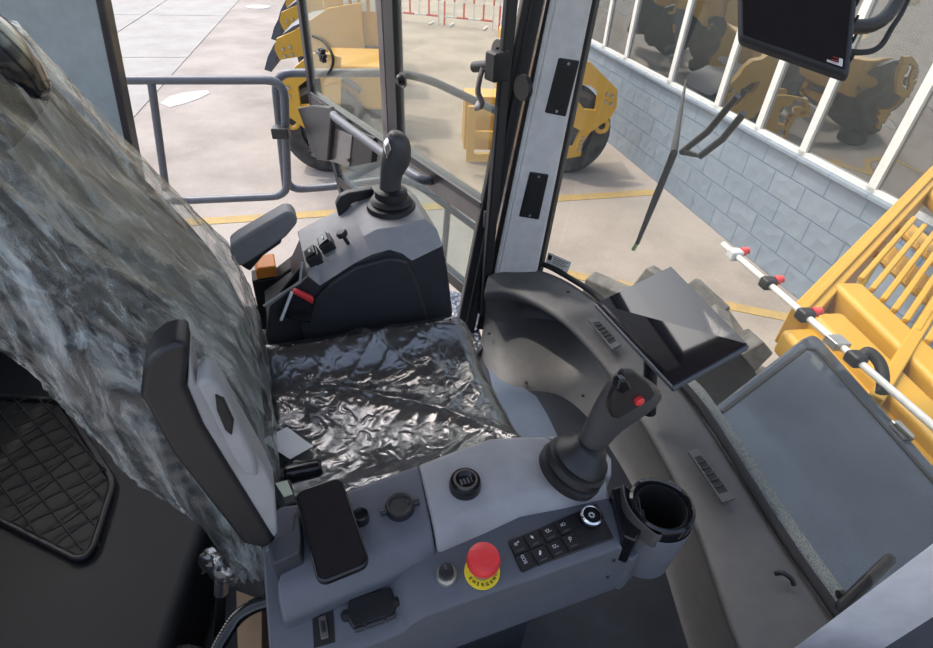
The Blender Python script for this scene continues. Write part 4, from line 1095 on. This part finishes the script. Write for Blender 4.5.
for sgn in (1, -1):
    for k in range(-20, 40):
        seg = []
        for q in np.linspace(-0.6, 0.6, 60):
            cx = (lo.x+hi.x)/2+q+k*0.0*sgn; base_y = (lo.y+hi.y)/2+sgn*q*0.9+(k-8)*0.055
            p = Vector((cx, base_y, 0.212+0.006*math.sin(q*60)))
            if inside(p): seg.append(p)
            else:
                if len(seg) > 2: ng.add(g_tube(seg, 0.0022, 5))
                seg = []
        if len(seg) > 2: ng.add(g_tube(seg, 0.0022, 5))
ng.build('pocket_net', 'rubber', rsx)
one('frame_screw', g_lathe([(0, 0), (0.006, 0), (0.005, 0.003), (0, 0.003)], zz(97, 545, 0.195), Z_, 10), 'steel', rsx)
# loose bits under the console: corrugated conduit, film wrapped lever, cardboard, cable plug
cp = smooth_path([zz(212, 660, 0.30), zz(222, 640, 0.34), zz(236, 619, 0.38), zz(252, 607, 0.42), zz(272, 600, 0.45)], 16)
rr = [0.0115 if i % 2 else 0.0090 for i in range(len(cp))]
tagit(one('cable_conduit', g_tube(cp, rr, 12), 'gloss_black'), 'black corrugated cable conduit coming out under the right console', 'conduit')
lw = thing('height_lever', zz(223, 600, 0.10), 'grey lever under the seat with a crumpled film wrapped head', 'lever')
one('rod', g_tube([zz(222, 570, 0.30), zz(219, 640, 0.0)], 0.010), 'rubber', lw, smooth=True)
one('sleeve', g_tube([zz(222, 572, 0.30), zz(221, 592, 0.24)], 0.013), 'steel', lw, smooth=True)
fw = []
for k in range(9):
    c = zz(207+k*4, 560+2*k, 0.31); row = []
    for j in range(16):
        t = j*math.pi/8; w = 0.018+0.012*noise.noise(Vector((k*.7, j*1.3, 2)))
        row.append(c+Vector((0.4*w*math.cos(t), w*math.cos(t), w*1.6*math.sin(t))))
    fw.append(row)
one('film_wrap', g_loft(fw), 'film_cushion', lw, smooth=True)
cbx = [zz(x, y, 0.20) for x, y in ((236, 590), (262, 600), (262, 660), (238, 660))]
tagit(one('cardboard_box', g_prism(cbx, (0, 0, -0.19)), 'cardboard', bevel=0.002), 'brown cardboard box on the floor behind the corrugated conduit', 'box')
plug = thing('cable_plug', S(-0.215, -0.262, 0.60), 'black cable plug lying between cushion and phone', 'plug')
p0_, p1_ = zz(283, 476, 0.56), zz(322, 467, 0.56)
one('sleeve', g_tube([p0_, p0_.lerp(p1_, .1), p0_.lerp(p1_, .9), p1_], [0.008, 0.0155, 0.0155, 0.011]), 'gloss_black', plug, smooth=True)
one('socket', g_tube([zz(270, 474, 0.57), p0_], 0.012), 'black_plastic', plug, smooth=True)
rl = thing('relay_block', zz(285, 492, 0.60), 'small black relay block with pale green window behind the phone', 'relay')
one('case', g_prism([zz(x, y, 0.635) for x, y in ((272, 482), (290, 478), (297, 503), (284, 506))], (0, 0, -0.05)), 'black_plastic', rl, bevel=0.004)
one('window', g_prism([zz(x, y, 0.636) for x, y in ((275, 483), (287, 480), (293, 494), (284, 497))], (0, 0, -0.002)), mat('relay_green', (0.45, 0.50, 0.38), 0.4), rl, bevel=0.002)

# ================================================================== OWN MACHINE, OUTSIDE THE WINDSCREEN
HZ = 0.0
hd = thing('engine_hood', zz(830, 470, -0.8), 'dark glossy blue black hood in front of the windscreen', 'hood')
hpx = [(708, 410), (803, 337), (812, 333), (821, 337), (940, 470), (1010, 560), (900, 700), (848, 638)]
hp_ = [zz(x, y, HZ) for x, y in hpx]
one('hood_panel', g_prism(hp_, (0, 0, -0.45)), 'hood', hd, bevel=0.02, bseg=4)
ip = [zz(x, y, HZ+0.002) for x, y in ((722, 412), (806, 348), (816, 350), (932, 480), (1000, 560))]
rim = Geo()
for a, b in zip(ip[:-1], ip[1:]):
    d = (b-a).normalized(); rim.add(g_box((a+b)/2, d, d.cross(Z_), Z_, (b-a).length, 0.012, 0.006))
rim.build('edge_seam', 'rubber', hd)
ls = thing('hood_latch', zz(905, 430, HZ), 'small steel latch on the far edge of the dark hood', 'latch')
one('latch_body', g_box(zz(902, 430, HZ+0.012), (zz(933, 465, HZ)-zz(808, 333, HZ)).normalized(), X_, Z_, 0.07, 0.03, 0.02), 'steel', ls, bevel=0.004)
one('latch_wire', g_tube([zz(895, 424, HZ+0.02), zz(912, 440, HZ+0.02)], 0.006), 'ink', ls)

# front tyre with chunky lugs
def lug_tyre():
    c = Vector((1.13, 1.20, GZ+0.79)); R, Wd = 0.72, 0.52
    axd = Vector((-0.12, 0.99, 0)).normalized(); fw_ = Vector((axd.y, -axd.x, 0))
    t = thing('front_tyre', (c.x, c.y, GZ), 'dusty black tyre with chunky lugs beside the dark hood', 'tyre')
    one('carcass', g_lathe([(0.34, -Wd/2), (R-0.10, -Wd/2), (R-0.02, -Wd/2+0.07), (R, -0.05), (R, 0.05), (R-0.02, Wd/2-0.07), (R-0.10, Wd/2), (0.34, Wd/2)], c, axd, 48), 'tyre_core', t, smooth=True)
    one('rim', g_lathe([(0, -0.05), (0.30, -0.06), (0.34, -0.2), (0.36, -0.2), (0.36, 0.2), (0.34, 0.2), (0.30, 0.06), (0, 0.05)], c, axd, 32), 'yellow', t, smooth=True)
    n = 16
    for k in range(n):
        for side in (-1, 1):
            th = 2*math.pi*(k+(0.5 if side > 0 else 0))/n
            rad = fw_*math.cos(th)+Z*math.sin(th); tang = -fw_*math.sin(th)+Z*math.cos(th)
            if rad.z < -0.3: continue
            g_ = Geo(); cc = c+rad*(R+0.025)+axd*(side*Wd*0.27)
            d = (axd*side*0.85+tang*0.5).normalized(); e = rad.cross(d)
            b0_ = [cc-rad*0.06+d*sx*0.125+e*sy*0.058 for sx, sy in ((-1, -1), (1, -1), (1, 1), (-1, 1))]
            b1_ = [cc+rad*0.055+d*sx*0.11+e*sy*0.040 for sx, sy in ((-1, -1), (1, -1), (1, 1), (-1, 1))]
            g_.add(g_hull2(b0_, b1_)); g_.build('lug', 'tyre_dusty', t, bevel=0.01, bseg=2)
    return t
lug_tyre()

# white spray bar with nozzles
BZ = 0.05
sbp = [zz(x, y, BZ) for x, y in ((723, 244), (800, 312), (870, 372), (940, 432), (1000, 482))]
s0_, s1_ = sbp[0], zz(1000, 484, BZ); sd = (s1_-s0_).normalized()
spr = thing('spray_bar', s0_, 'white spray pipe with red nozzles running along in front of the yellow frame', 'pipe')
one('pipe', g_tube([s0_, s1_], 0.013), 'white_pipe', spr, smooth=True)
def on_bar(x):
    best = min((abs(pxy(s0_.lerp(s1_, k/400))[0]-x), k) for k in range(401))[1]; return s0_.lerp(s1_, best/400)
def pxy(p):
    v = np.array(p)-CAM; t = v@_f; return W/2+FPX*(v@_r)/t, H/2-FPX*(v@_u)/t
for x in (735, 768, 805):
    c = on_bar(x)
    nz_ = one('nozzle', g_box(c, sd, X_, Z_, 0.05, 0.055, 0.05), 'black_plastic' if x > 740 else 'wall_grey', spr, bevel=0.01)
    one('nozzle_cap', g_lathe([(0, 0), (0.020, 0), (0.022, 0.012), (0.015, 0.016), (0.017, 0.03), (0.012, 0.034), (0, 0.034)], c+X_*0.028+Z*0.012, (X_+Z*0.3), 14), 'red', nz_, smooth=True)
c = on_bar(837); one('clamp', g_box(c, sd, X_, Z_, 0.06, 0.06, 0.035), 'steel', spr, bevel=0.004)
c = on_bar(856); one('hose_elbow', g_box(c, sd, X_, Z_, 0.06, 0.05, 0.05), 'black_plastic', spr, bevel=0.012)
one('hose', g_tube(smooth_path([c+X_*0.02, zz(868, 352, BZ+0.02), zz(879, 362, BZ+0.01), zz(883, 376, BZ-0.01), zz(882, 393, BZ-0.04)]), 0.02), 'rubber', spr, smooth=True)

# yellow drum frame with guard bars
YZ = -0.12
yf = thing('drum_frame', zz(880, 300, GZ), 'yellow steel front frame with guard bars beyond the white pipe', 'frame')
def beam(name, p, q, w, h, m='yellow', parent=yf, bev=0.008):
    d = (q-p).normalized(); return one(name, g_box((p+q)/2-Z*(h/2), d, d.cross(Z_), Z_, (q-p).length, w, h), m, parent, bevel=bev)
eL0, eL1 = zz(802, 312, YZ), zz(936, 172, YZ)
dirL = (eL1-eL0).normalized()
eN0, eN1 = zz(806, 322, YZ-0.02), zz(1010, 530, YZ-0.02)
beam('side_rail', eL0+dirL*0.02, eL1+dirL*0.15, 0.10, 0.22)
beam('side_flange', eL0+Z*0.02, eL1+dirL*0.15+Z*0.02, 0.03, 0.05)
def cross(x0, y0, x1, y1, dz, w, h):
    p, q = zz(x0, y0, YZ+dz), zz(x1, y1, YZ+dz); return beam('cross_beam', p, q+(q-p)*0.4, w, h, bev=0.03)
cross(812, 326, 935, 452, -0.06, 0.30, 0.14)
cross(827, 311, 935, 418, 0.0, 0.16, 0.14)
cross(848, 281, 935, 363, 0.02, 0.15, 0.18)
cross(838, 297, 935, 392, -0.12, 0.34, 0.05)
cross(877, 240, 935, 292, -0.06, 0.16, 0.05)
cross(896, 216, 945, 258, -0.06, 0.14, 0.05)
cross(926, 182, 965, 214, -0.02, 0.12, 0.10)
crossd = (zz(935, 363, YZ)-zz(848, 281, YZ)).normalized()
for k in range(9):
    p = zz(862+k*11.2, 277+k*10.4, YZ+0.035); beam('guard_bar', p, p+dirL*1.0, 0.028, 0.03, bev=0.008)
dv0 = zz(893, 372, YZ+0.03); beam('divider', dv0-dirL*0.2, dv0+dirL*0.8, 0.05, 0.15)
for e in (0.95, 2.0): one('frame_leg', g_box(Vector((eL0+dirL*e).to_tuple()[:2]+(0,))+Z*((GZ+YZ-0.2)/2), dirL, dirL.cross(Z_), Z_, 0.12, 0.05, YZ-0.2-GZ), 'yellow', yf, bevel=0.008)

# ================================================================== OUTSIDE ON THE LEFT: HANDRAILS
def yrail(px, Y, r, fil): return fillet([yy(x, y, Y) for x, y in px], fil)
RY = 2.10
h1 = thing('handrail', yy(160, 300, RY), 'grey tube handrail loop beside the rear cab wall', 'handrail')
one('loop', g_tube(yrail([(40, 80), (284, 80), (288, 196), (150, 202)], RY, 0, 0.09), 0.021), 'rail_grey', h1, smooth=True)
one('post', g_tube([yy(151, 80, RY), yy(166, 190, RY)], 0.019), 'rail_grey', h1, smooth=True)
one('clamp', g_box(yy(281, 132, RY-0.02), X_, Y_, Z_, 0.085, 0.07, 0.055), 'frame_black', h1, bevel=0.008)
h2 = thing('handrail', yy(300, 260, RY+0.08), 'grey tube handrail passing behind the open door glass', 'handrail')
R2 = RY+0.09
one('loop', g_tube(fillet([yy(286, 190, R2), yy(274, 73, R2), yy(400, 73, R2), yy(428, 79, R2), yy(520, 122, R2)], 0.09), 0.021), 'rail_grey', h2, smooth=True)
one('lower_tube', g_tube(fillet([yy(280, 120, R2), yy(288, 190, R2), yy(330, 187, R2), yy(398, 178, R2), yy(420, 186, R2), yy(500, 246, R2)], 0.08), 0.021), 'rail_grey', h2, smooth=True)
one('post', g_tube([yy(449, 195, R2), yy(441, 290, R2)], 0.02), 'rail_grey', h2, smooth=True)

# ================================================================== THE YARD: PARKED ROLLERS, BARRIERS, WORKSHOP
def wheel(parent, c, R, Wd, axd=Y_):
    w = one('wheel', g_lathe([(0.30, -Wd/2), (R-0.06, -Wd/2), (R, -Wd/2+0.05), (R, Wd/2-0.05), (R-0.06, Wd/2), (0.30, Wd/2)], c, axd, 40), 'tyre', parent, smooth=True)
    one('wheel_hub', g_lathe([(0, -Wd/2+0.06), (0.16, -Wd/2+0.02), (0.30, -Wd/2+0.06), (0.30, Wd/2-0.06), (0, Wd/2-0.06)], c, axd, 24), 'fender', w, smooth=False)
def yoke_right(parent, Y, flip=None):
    """end plate of the frame: outline measured on the right hand end, mirrored for the other end"""
    out = [(560, 62), (581, 58), (590, 62), (617, 89), (616, 106), (610, 117), (600, 124), (589, 132), (582, 143), (580, 155), (564, 158), (562, 148), (573, 146), (580, 130), (568, 123), (558, 118)]
    hol = [(578, 83), (590, 85), (598, 92), (595, 110), (584, 109), (576, 98)]
    P = [yy(x, y, Y) for x, y in out]; Hh = [yy(x, y, Y) for x, y in hol]
    if flip is not None: P = [Vector((2*flip-p.x, p.y, p.z)) for p in P]; Hh = [Vector((2*flip-p.x, p.y, p.z)) for p in Hh]
    at = Vector((0, Y, 0)); pl_ = g_plate([(p.x, p.z) for p in P], [[(p.x, p.z) for p in Hh]], at, X_, Z_, 0.07)
    e = one('end_plate', pl_, 'yellow', parent)
    for x, y in ((607.5, 94), (612.5, 96), (606, 102), (611.5, 104), (579, 150), (580.5, 146), (581.5, 142), (583, 138)):
        p = yy(x, y, Y-0.035)
        if flip is not None: p.x = 2*flip-p.x
        one('bolt', g_lathe([(0, 0), (0.026, 0), (0.02, 0.02), (0, 0.02)], p, -Y_, 8), 'bolt', e)
    ey = yy(602, 126, Y)
    if flip is not None: ey.x = 2*flip-ey.x
    one('lifting_eye', g_tube([ey+Vector((0.075*math.cos(k*math.pi/8), 0, 0.075*math.sin(k*math.pi/8))) for k in range(17)], 0.03, 8), 'yellow', e, smooth=True)
    return e
YR = 6.15
mr = thing('road_roller', yy(560, 172, 6.6), 'yellow road roller with two square step holes between the door latch and the blue wall', 'road roller')
ml = thing('road_roller', yy(310, 185, 6.6), 'nearest yellow road roller behind the grey handrails, first of the row on the left', 'road roller')
xr = zz(572, 172, GZ).x; xl = -1.22; fx = (xr+xl)/2
yoke_right(mr, YR); yoke_right(ml, YR, fx)
RW = 0.55
xw = yy(607, 128, YR+0.3).x-RW
wheel(mr, Vector((xw, YR+0.35, GZ+RW)), RW, 0.5); wheel(ml, Vector((2*fx-xw, YR+0.35, GZ+RW)), RW, 0.5)
for sgn in (0, 1):
    xc = xw if sgn == 0 else 2*fx-xw
    arc = []
    for k in range(11):
        t = math.radians(45+9*k); o_r = RW+0.10
        p = Vector((xc+o_r*math.cos(t), YR+0.15, GZ+RW+o_r*math.sin(t))); q = Vector((xc+(o_r+0.03)*math.cos(t), YR+0.15, GZ+RW+(o_r+0.03)*math.sin(t)))
        arc.append([p, q, q+Y_*0.6, p+Y_*0.6])
    one('fender', g_loft(arc), 'fender', mr if sgn == 0 else ml)
# body between the wheels: step box with two openings, low chassis
bx0 = yy(466, 158, YR+0.1); bx1 = yy(528, 158, YR+0.1); btop = yy(470, 106, YR+0.1).z; bbot = yy(490, 161, YR+0.1).z
wbox = bx1.x-bx0.x; hbox = btop-bbot
one('step_box', g_plate([(0, 0), (wbox, 0), (wbox, hbox), (0, hbox)], [[(wbox*0.12, hbox*0.14), (wbox*0.48, hbox*0.14), (wbox*0.48, hbox*0.42), (wbox*0.12, hbox*0.42)], [(wbox*0.12, hbox*0.56), (wbox*0.48, hbox*0.56), (wbox*0.48, hbox*0.84), (wbox*0.12, hbox*0.84)]], (bx0.x, YR+0.1, bbot), X_, Z_, 0.05), 'yellow', mr)
one('step_interior', g_wbox(bx0.x, bx1.x, YR+0.5, YR+0.9, bbot, btop), 'yellow', mr, bevel=0.01)
one('upper_body', g_wbox(yy(505, 60, YR+.3).x, yy(552, 60, YR+.3).x, YR+0.3, YR+1.1, btop-0.05, btop+0.75), 'yellow', mr, bevel=0.04)
one('chassis', g_wbox(bx0.x+0.1, xr, YR+0.62, YR+0.82, GZ+0.55, GZ+0.75), 'fender', mr, bevel=0.02)
one('chassis', g_wbox(2*fx-xw, yy(384, 90, YR+.3).x, YR+0.62, YR+0.82, GZ+0.55, GZ+0.75), 'fender', ml, bevel=0.02)
one('rear_hood', g_wbox(yy(322, 90, YR+.3).x, yy(384, 90, YR+.3).x, YR+0.3, YR+1.3, yy(350, 110, YR+.3).z, yy(350, 66, YR+.3).z), 'yellow', ml, bevel=0.05)
one('hood_leg', g_wbox(yy(322, 90, YR+.3).x, yy(384, 90, YR+.3).x, YR+0.88, YR+1.02, GZ+0.7, yy(350, 110, YR+.3).z), 'yellow', ml)
# row of further rollers behind: only their left ends and hoods show
def back_roller(k, tip, label):
    tipz = 0.05
    p = zz(tip[0], tip[1], -0.55); Y = p.y; x = p.x
    t = thing('road_roller', (x+1.2, Y+0.4, GZ), label, 'road roller', group='rollers parked in a row')
    prof = [(0, 0.02), (0.05, 0.15), (0.30, 0.25), (0.80, 0.54), (1.25, 0.62), (1.25, -0.25), (1.02, -0.30), (0.92, 0.02), (0.40, -0.06), (0.05, -0.12)]
    e = one('end_plate', g_plate([(x+a, -0.55+c) for a, c in prof], [], Vector((0, Y, 0)), X_, Z_, 0.07), 'yellow', t)
    for a, c in ((0.12, 0.02), (0.22, 0.05), (0.13, -0.07), (0.23, -0.05)): one('bolt', g_lathe([(0, 0), (0.028, 0), (0.02, 0.02), (0, 0.02)], Vector((x+a, Y-0.035, -0.55+c)), -Y_, 8), 'bolt', e)
    wheel(t, Vector((x+0.72, Y+0.4, GZ+RW)), RW, 0.5)
    arc = []
    for q in range(10):
        th = math.radians(62+11*q); o_r = RW+0.36
        a_, b_ = Vector((x+0.75+o_r*math.cos(th), Y+0.04, GZ+RW+o_r*math.sin(th))), Vector((x+0.75+(o_r+0.10)*math.cos(th), Y+0.04, GZ+RW+(o_r+0.10)*math.sin(th)))
        arc.append([a_, b_, b_+Y_*0.75, a_+Y_*0.75])
    one('fender', g_loft(arc), 'fender', t)
    one('hood', g_loft([[Vector((x+0.7+s, Y+w, -0.5)), Vector((x+0.7+s, Y+w, zt)), Vector((x+0.7+s, Y+1.1-w, zt)), Vector((x+0.7+s, Y+1.1-w, -0.5))] for s, w, zt in ((0, 0.2, 0.10), (0.2, 0.12, 0.22), (0.85, 0.1, 0.30), (0.95, 0.14, 0.15))]), 'yellow', t, bevel=0.04)
    lv_ = Geo()
    for q in range(4): lv_.add(g_wbox(x+1.0+0.12*q, x+1.07+0.12*q, Y+0.085, Y+0.11, -0.05, 0.17))
    lv_.build('louvre', 'white_paint', t)  # louvres kept white, the reflection on them put into the colour
    one('chassis', g_wbox(x+0.75, x+1.6, Y+0.8, Y+1.0, GZ+0.5, -0.4), 'fender', t, bevel=0.02)
for k, (tip, lab) in enumerate([((275, 50), 'second yellow roller of the row, its bolted tip just left of the door post'), ((280, 22), 'third yellow roller of the row, above and behind the bolted tip'), ((286, 5), 'fourth yellow roller, at the top edge left of the door post')]):
    back_roller(k, tip, lab)

# red and white barriers
ba, bb = zz(392, 20, GZ), zz(552, 36, GZ); bdv = (bb-ba).normalized(); bl = (bb-ba).length
def barrier(at, label):
    t = thing('crowd_barrier', at+bdv*0.75, label, 'barrier', group='red and white barriers across the yard')
    Wb, Hb = 1.42, 0.98; up = Z
    def bar(name, p, q, m, r=0.028): one(name, g_tube([p, q], r, 8), m, t, smooth=True)
    for h in (0.22, Hb):
        for k in range(4): bar('rail', at+bdv*(Wb*k/4)+up*h, at+bdv*(Wb*(k+1)/4)+up*h, 'red_paint' if (k+(h > 0.5)) % 2 else 'white_paint')
    for k in range(6):
        p = at+bdv*(Wb*k/5); bar('upright', p+up*(0.0 if k in (0, 5) else 0.22), p+up*0.6, 'white_paint' if k % 2 else 'red_paint', 0.026); bar('upright', p+up*0.6, p+up*Hb, 'red_paint' if k % 2 else 'white_paint', 0.026)
    for k in (0.15, 0.85): bar('foot', at+bdv*(Wb*k)+Vector((bdv.y, -bdv.x, 0))*0.22+up*0.028, at+bdv*(Wb*k)-Vector((bdv.y, -bdv.x, 0))*0.22+up*0.028, 'white_paint')
nbar = 3
for k in range(nbar): barrier(ba+bdv*(k*bl/nbar*1.02), ['leftmost red and white barrier of the three across the yard', 'middle red and white barrier of the three across the yard', 'rightmost red and white barrier, nearest the black door post'][k])

# workshop with blue block wall and a long band of windows
W1, W2 = zz(590, 45, -0.55), zz(860, 193, -0.55)
wd_ = (W2-W1).normalized(); wd_.z = 0; wn_ = Vector((-wd_.y, wd_.x, 0))
wn_ = wn_ if wn_.x < 0 else -wn_
bld = thing('workshop_building', W1+Vector((0, 0, GZ+0.55)), 'workshop with pale blue block wall and a long row of white framed windows', 'building', math.atan2(wd_.y, wd_.x)-math.radians(-90))
SILL = -0.55
def wpt(t, z, off=0.0): return Vector((W1.x, W1.y, z))+wd_*t+wn_*off
t0, t1 = -2.6, 14.0
one('lower_wall', g_prism([wpt(t0, GZ), wpt(t1, GZ), wpt(t1, SILL), wpt(t0, SILL)], tuple(-wn_*0.3)), 'blue_block', bld)
one('upper_wall', g_prism([wpt(t0, 2.1), wpt(t1, 2.1), wpt(t1, 3.2), wpt(t0, 3.2)], tuple(-wn_*0.3)), 'blue_block', bld)
one('sill', g_prism([wpt(t0, SILL, 0.05), wpt(t1, SILL, 0.05), wpt(t1, SILL+0.04, 0.05), wpt(t0, SILL+0.04, 0.05)], tuple(-wn_*0.2)), 'blue_block', bld, bevel=0.01)
def wt(x, y):
    p = pl(x, y, tuple(W1), tuple(wn_)); return (p-W1).dot(wd_)
mts = [wt(*q) for q in ((602, 54), (624, 63), (668, 86), (714, 112), (754, 136), (798, 160), (866, 197))]
step = (mts[-1]-mts[0])/(len(mts)-1)
edges = [mts[0]-step*k for k in range(4, 0, -1) if mts[0]-step*k > -2.6]+mts+[mts[-1]+step*1.1*k for k in range(1, 5)]
for i, (a, b) in enumerate(zip(edges[:-1], edges[1:])):
    wfr = Geo(); zt = 2.08; zb = SILL+0.04; fwid = 0.04
    for (u0, u1, z0, z1) in ((a, a+fwid, zb, zt), (b-fwid, b, zb, zt), (a, b, zb, zb+fwid), (a, b, zt-fwid, zt), (a, b, 1.25, 1.31)):
        wfr.add(g_prism([wpt(u0, z0, 0.0), wpt(u1, z0, 0.0), wpt(u1, z1, 0.0), wpt(u0, z1, 0.0)], tuple(-wn_*0.07)))
    wo = wfr.build('window_frame', 'white_paint', bld)
    one('window_pane', g_prism([wpt(a+fwid*.8, zb, -0.03), wpt(b-fwid*.8, zb, -0.03), wpt(b-fwid*.8, zt, -0.03), wpt(a+fwid*.8, zt, -0.03)], tuple(-wn_*0.01)), 'window_pane', wo)
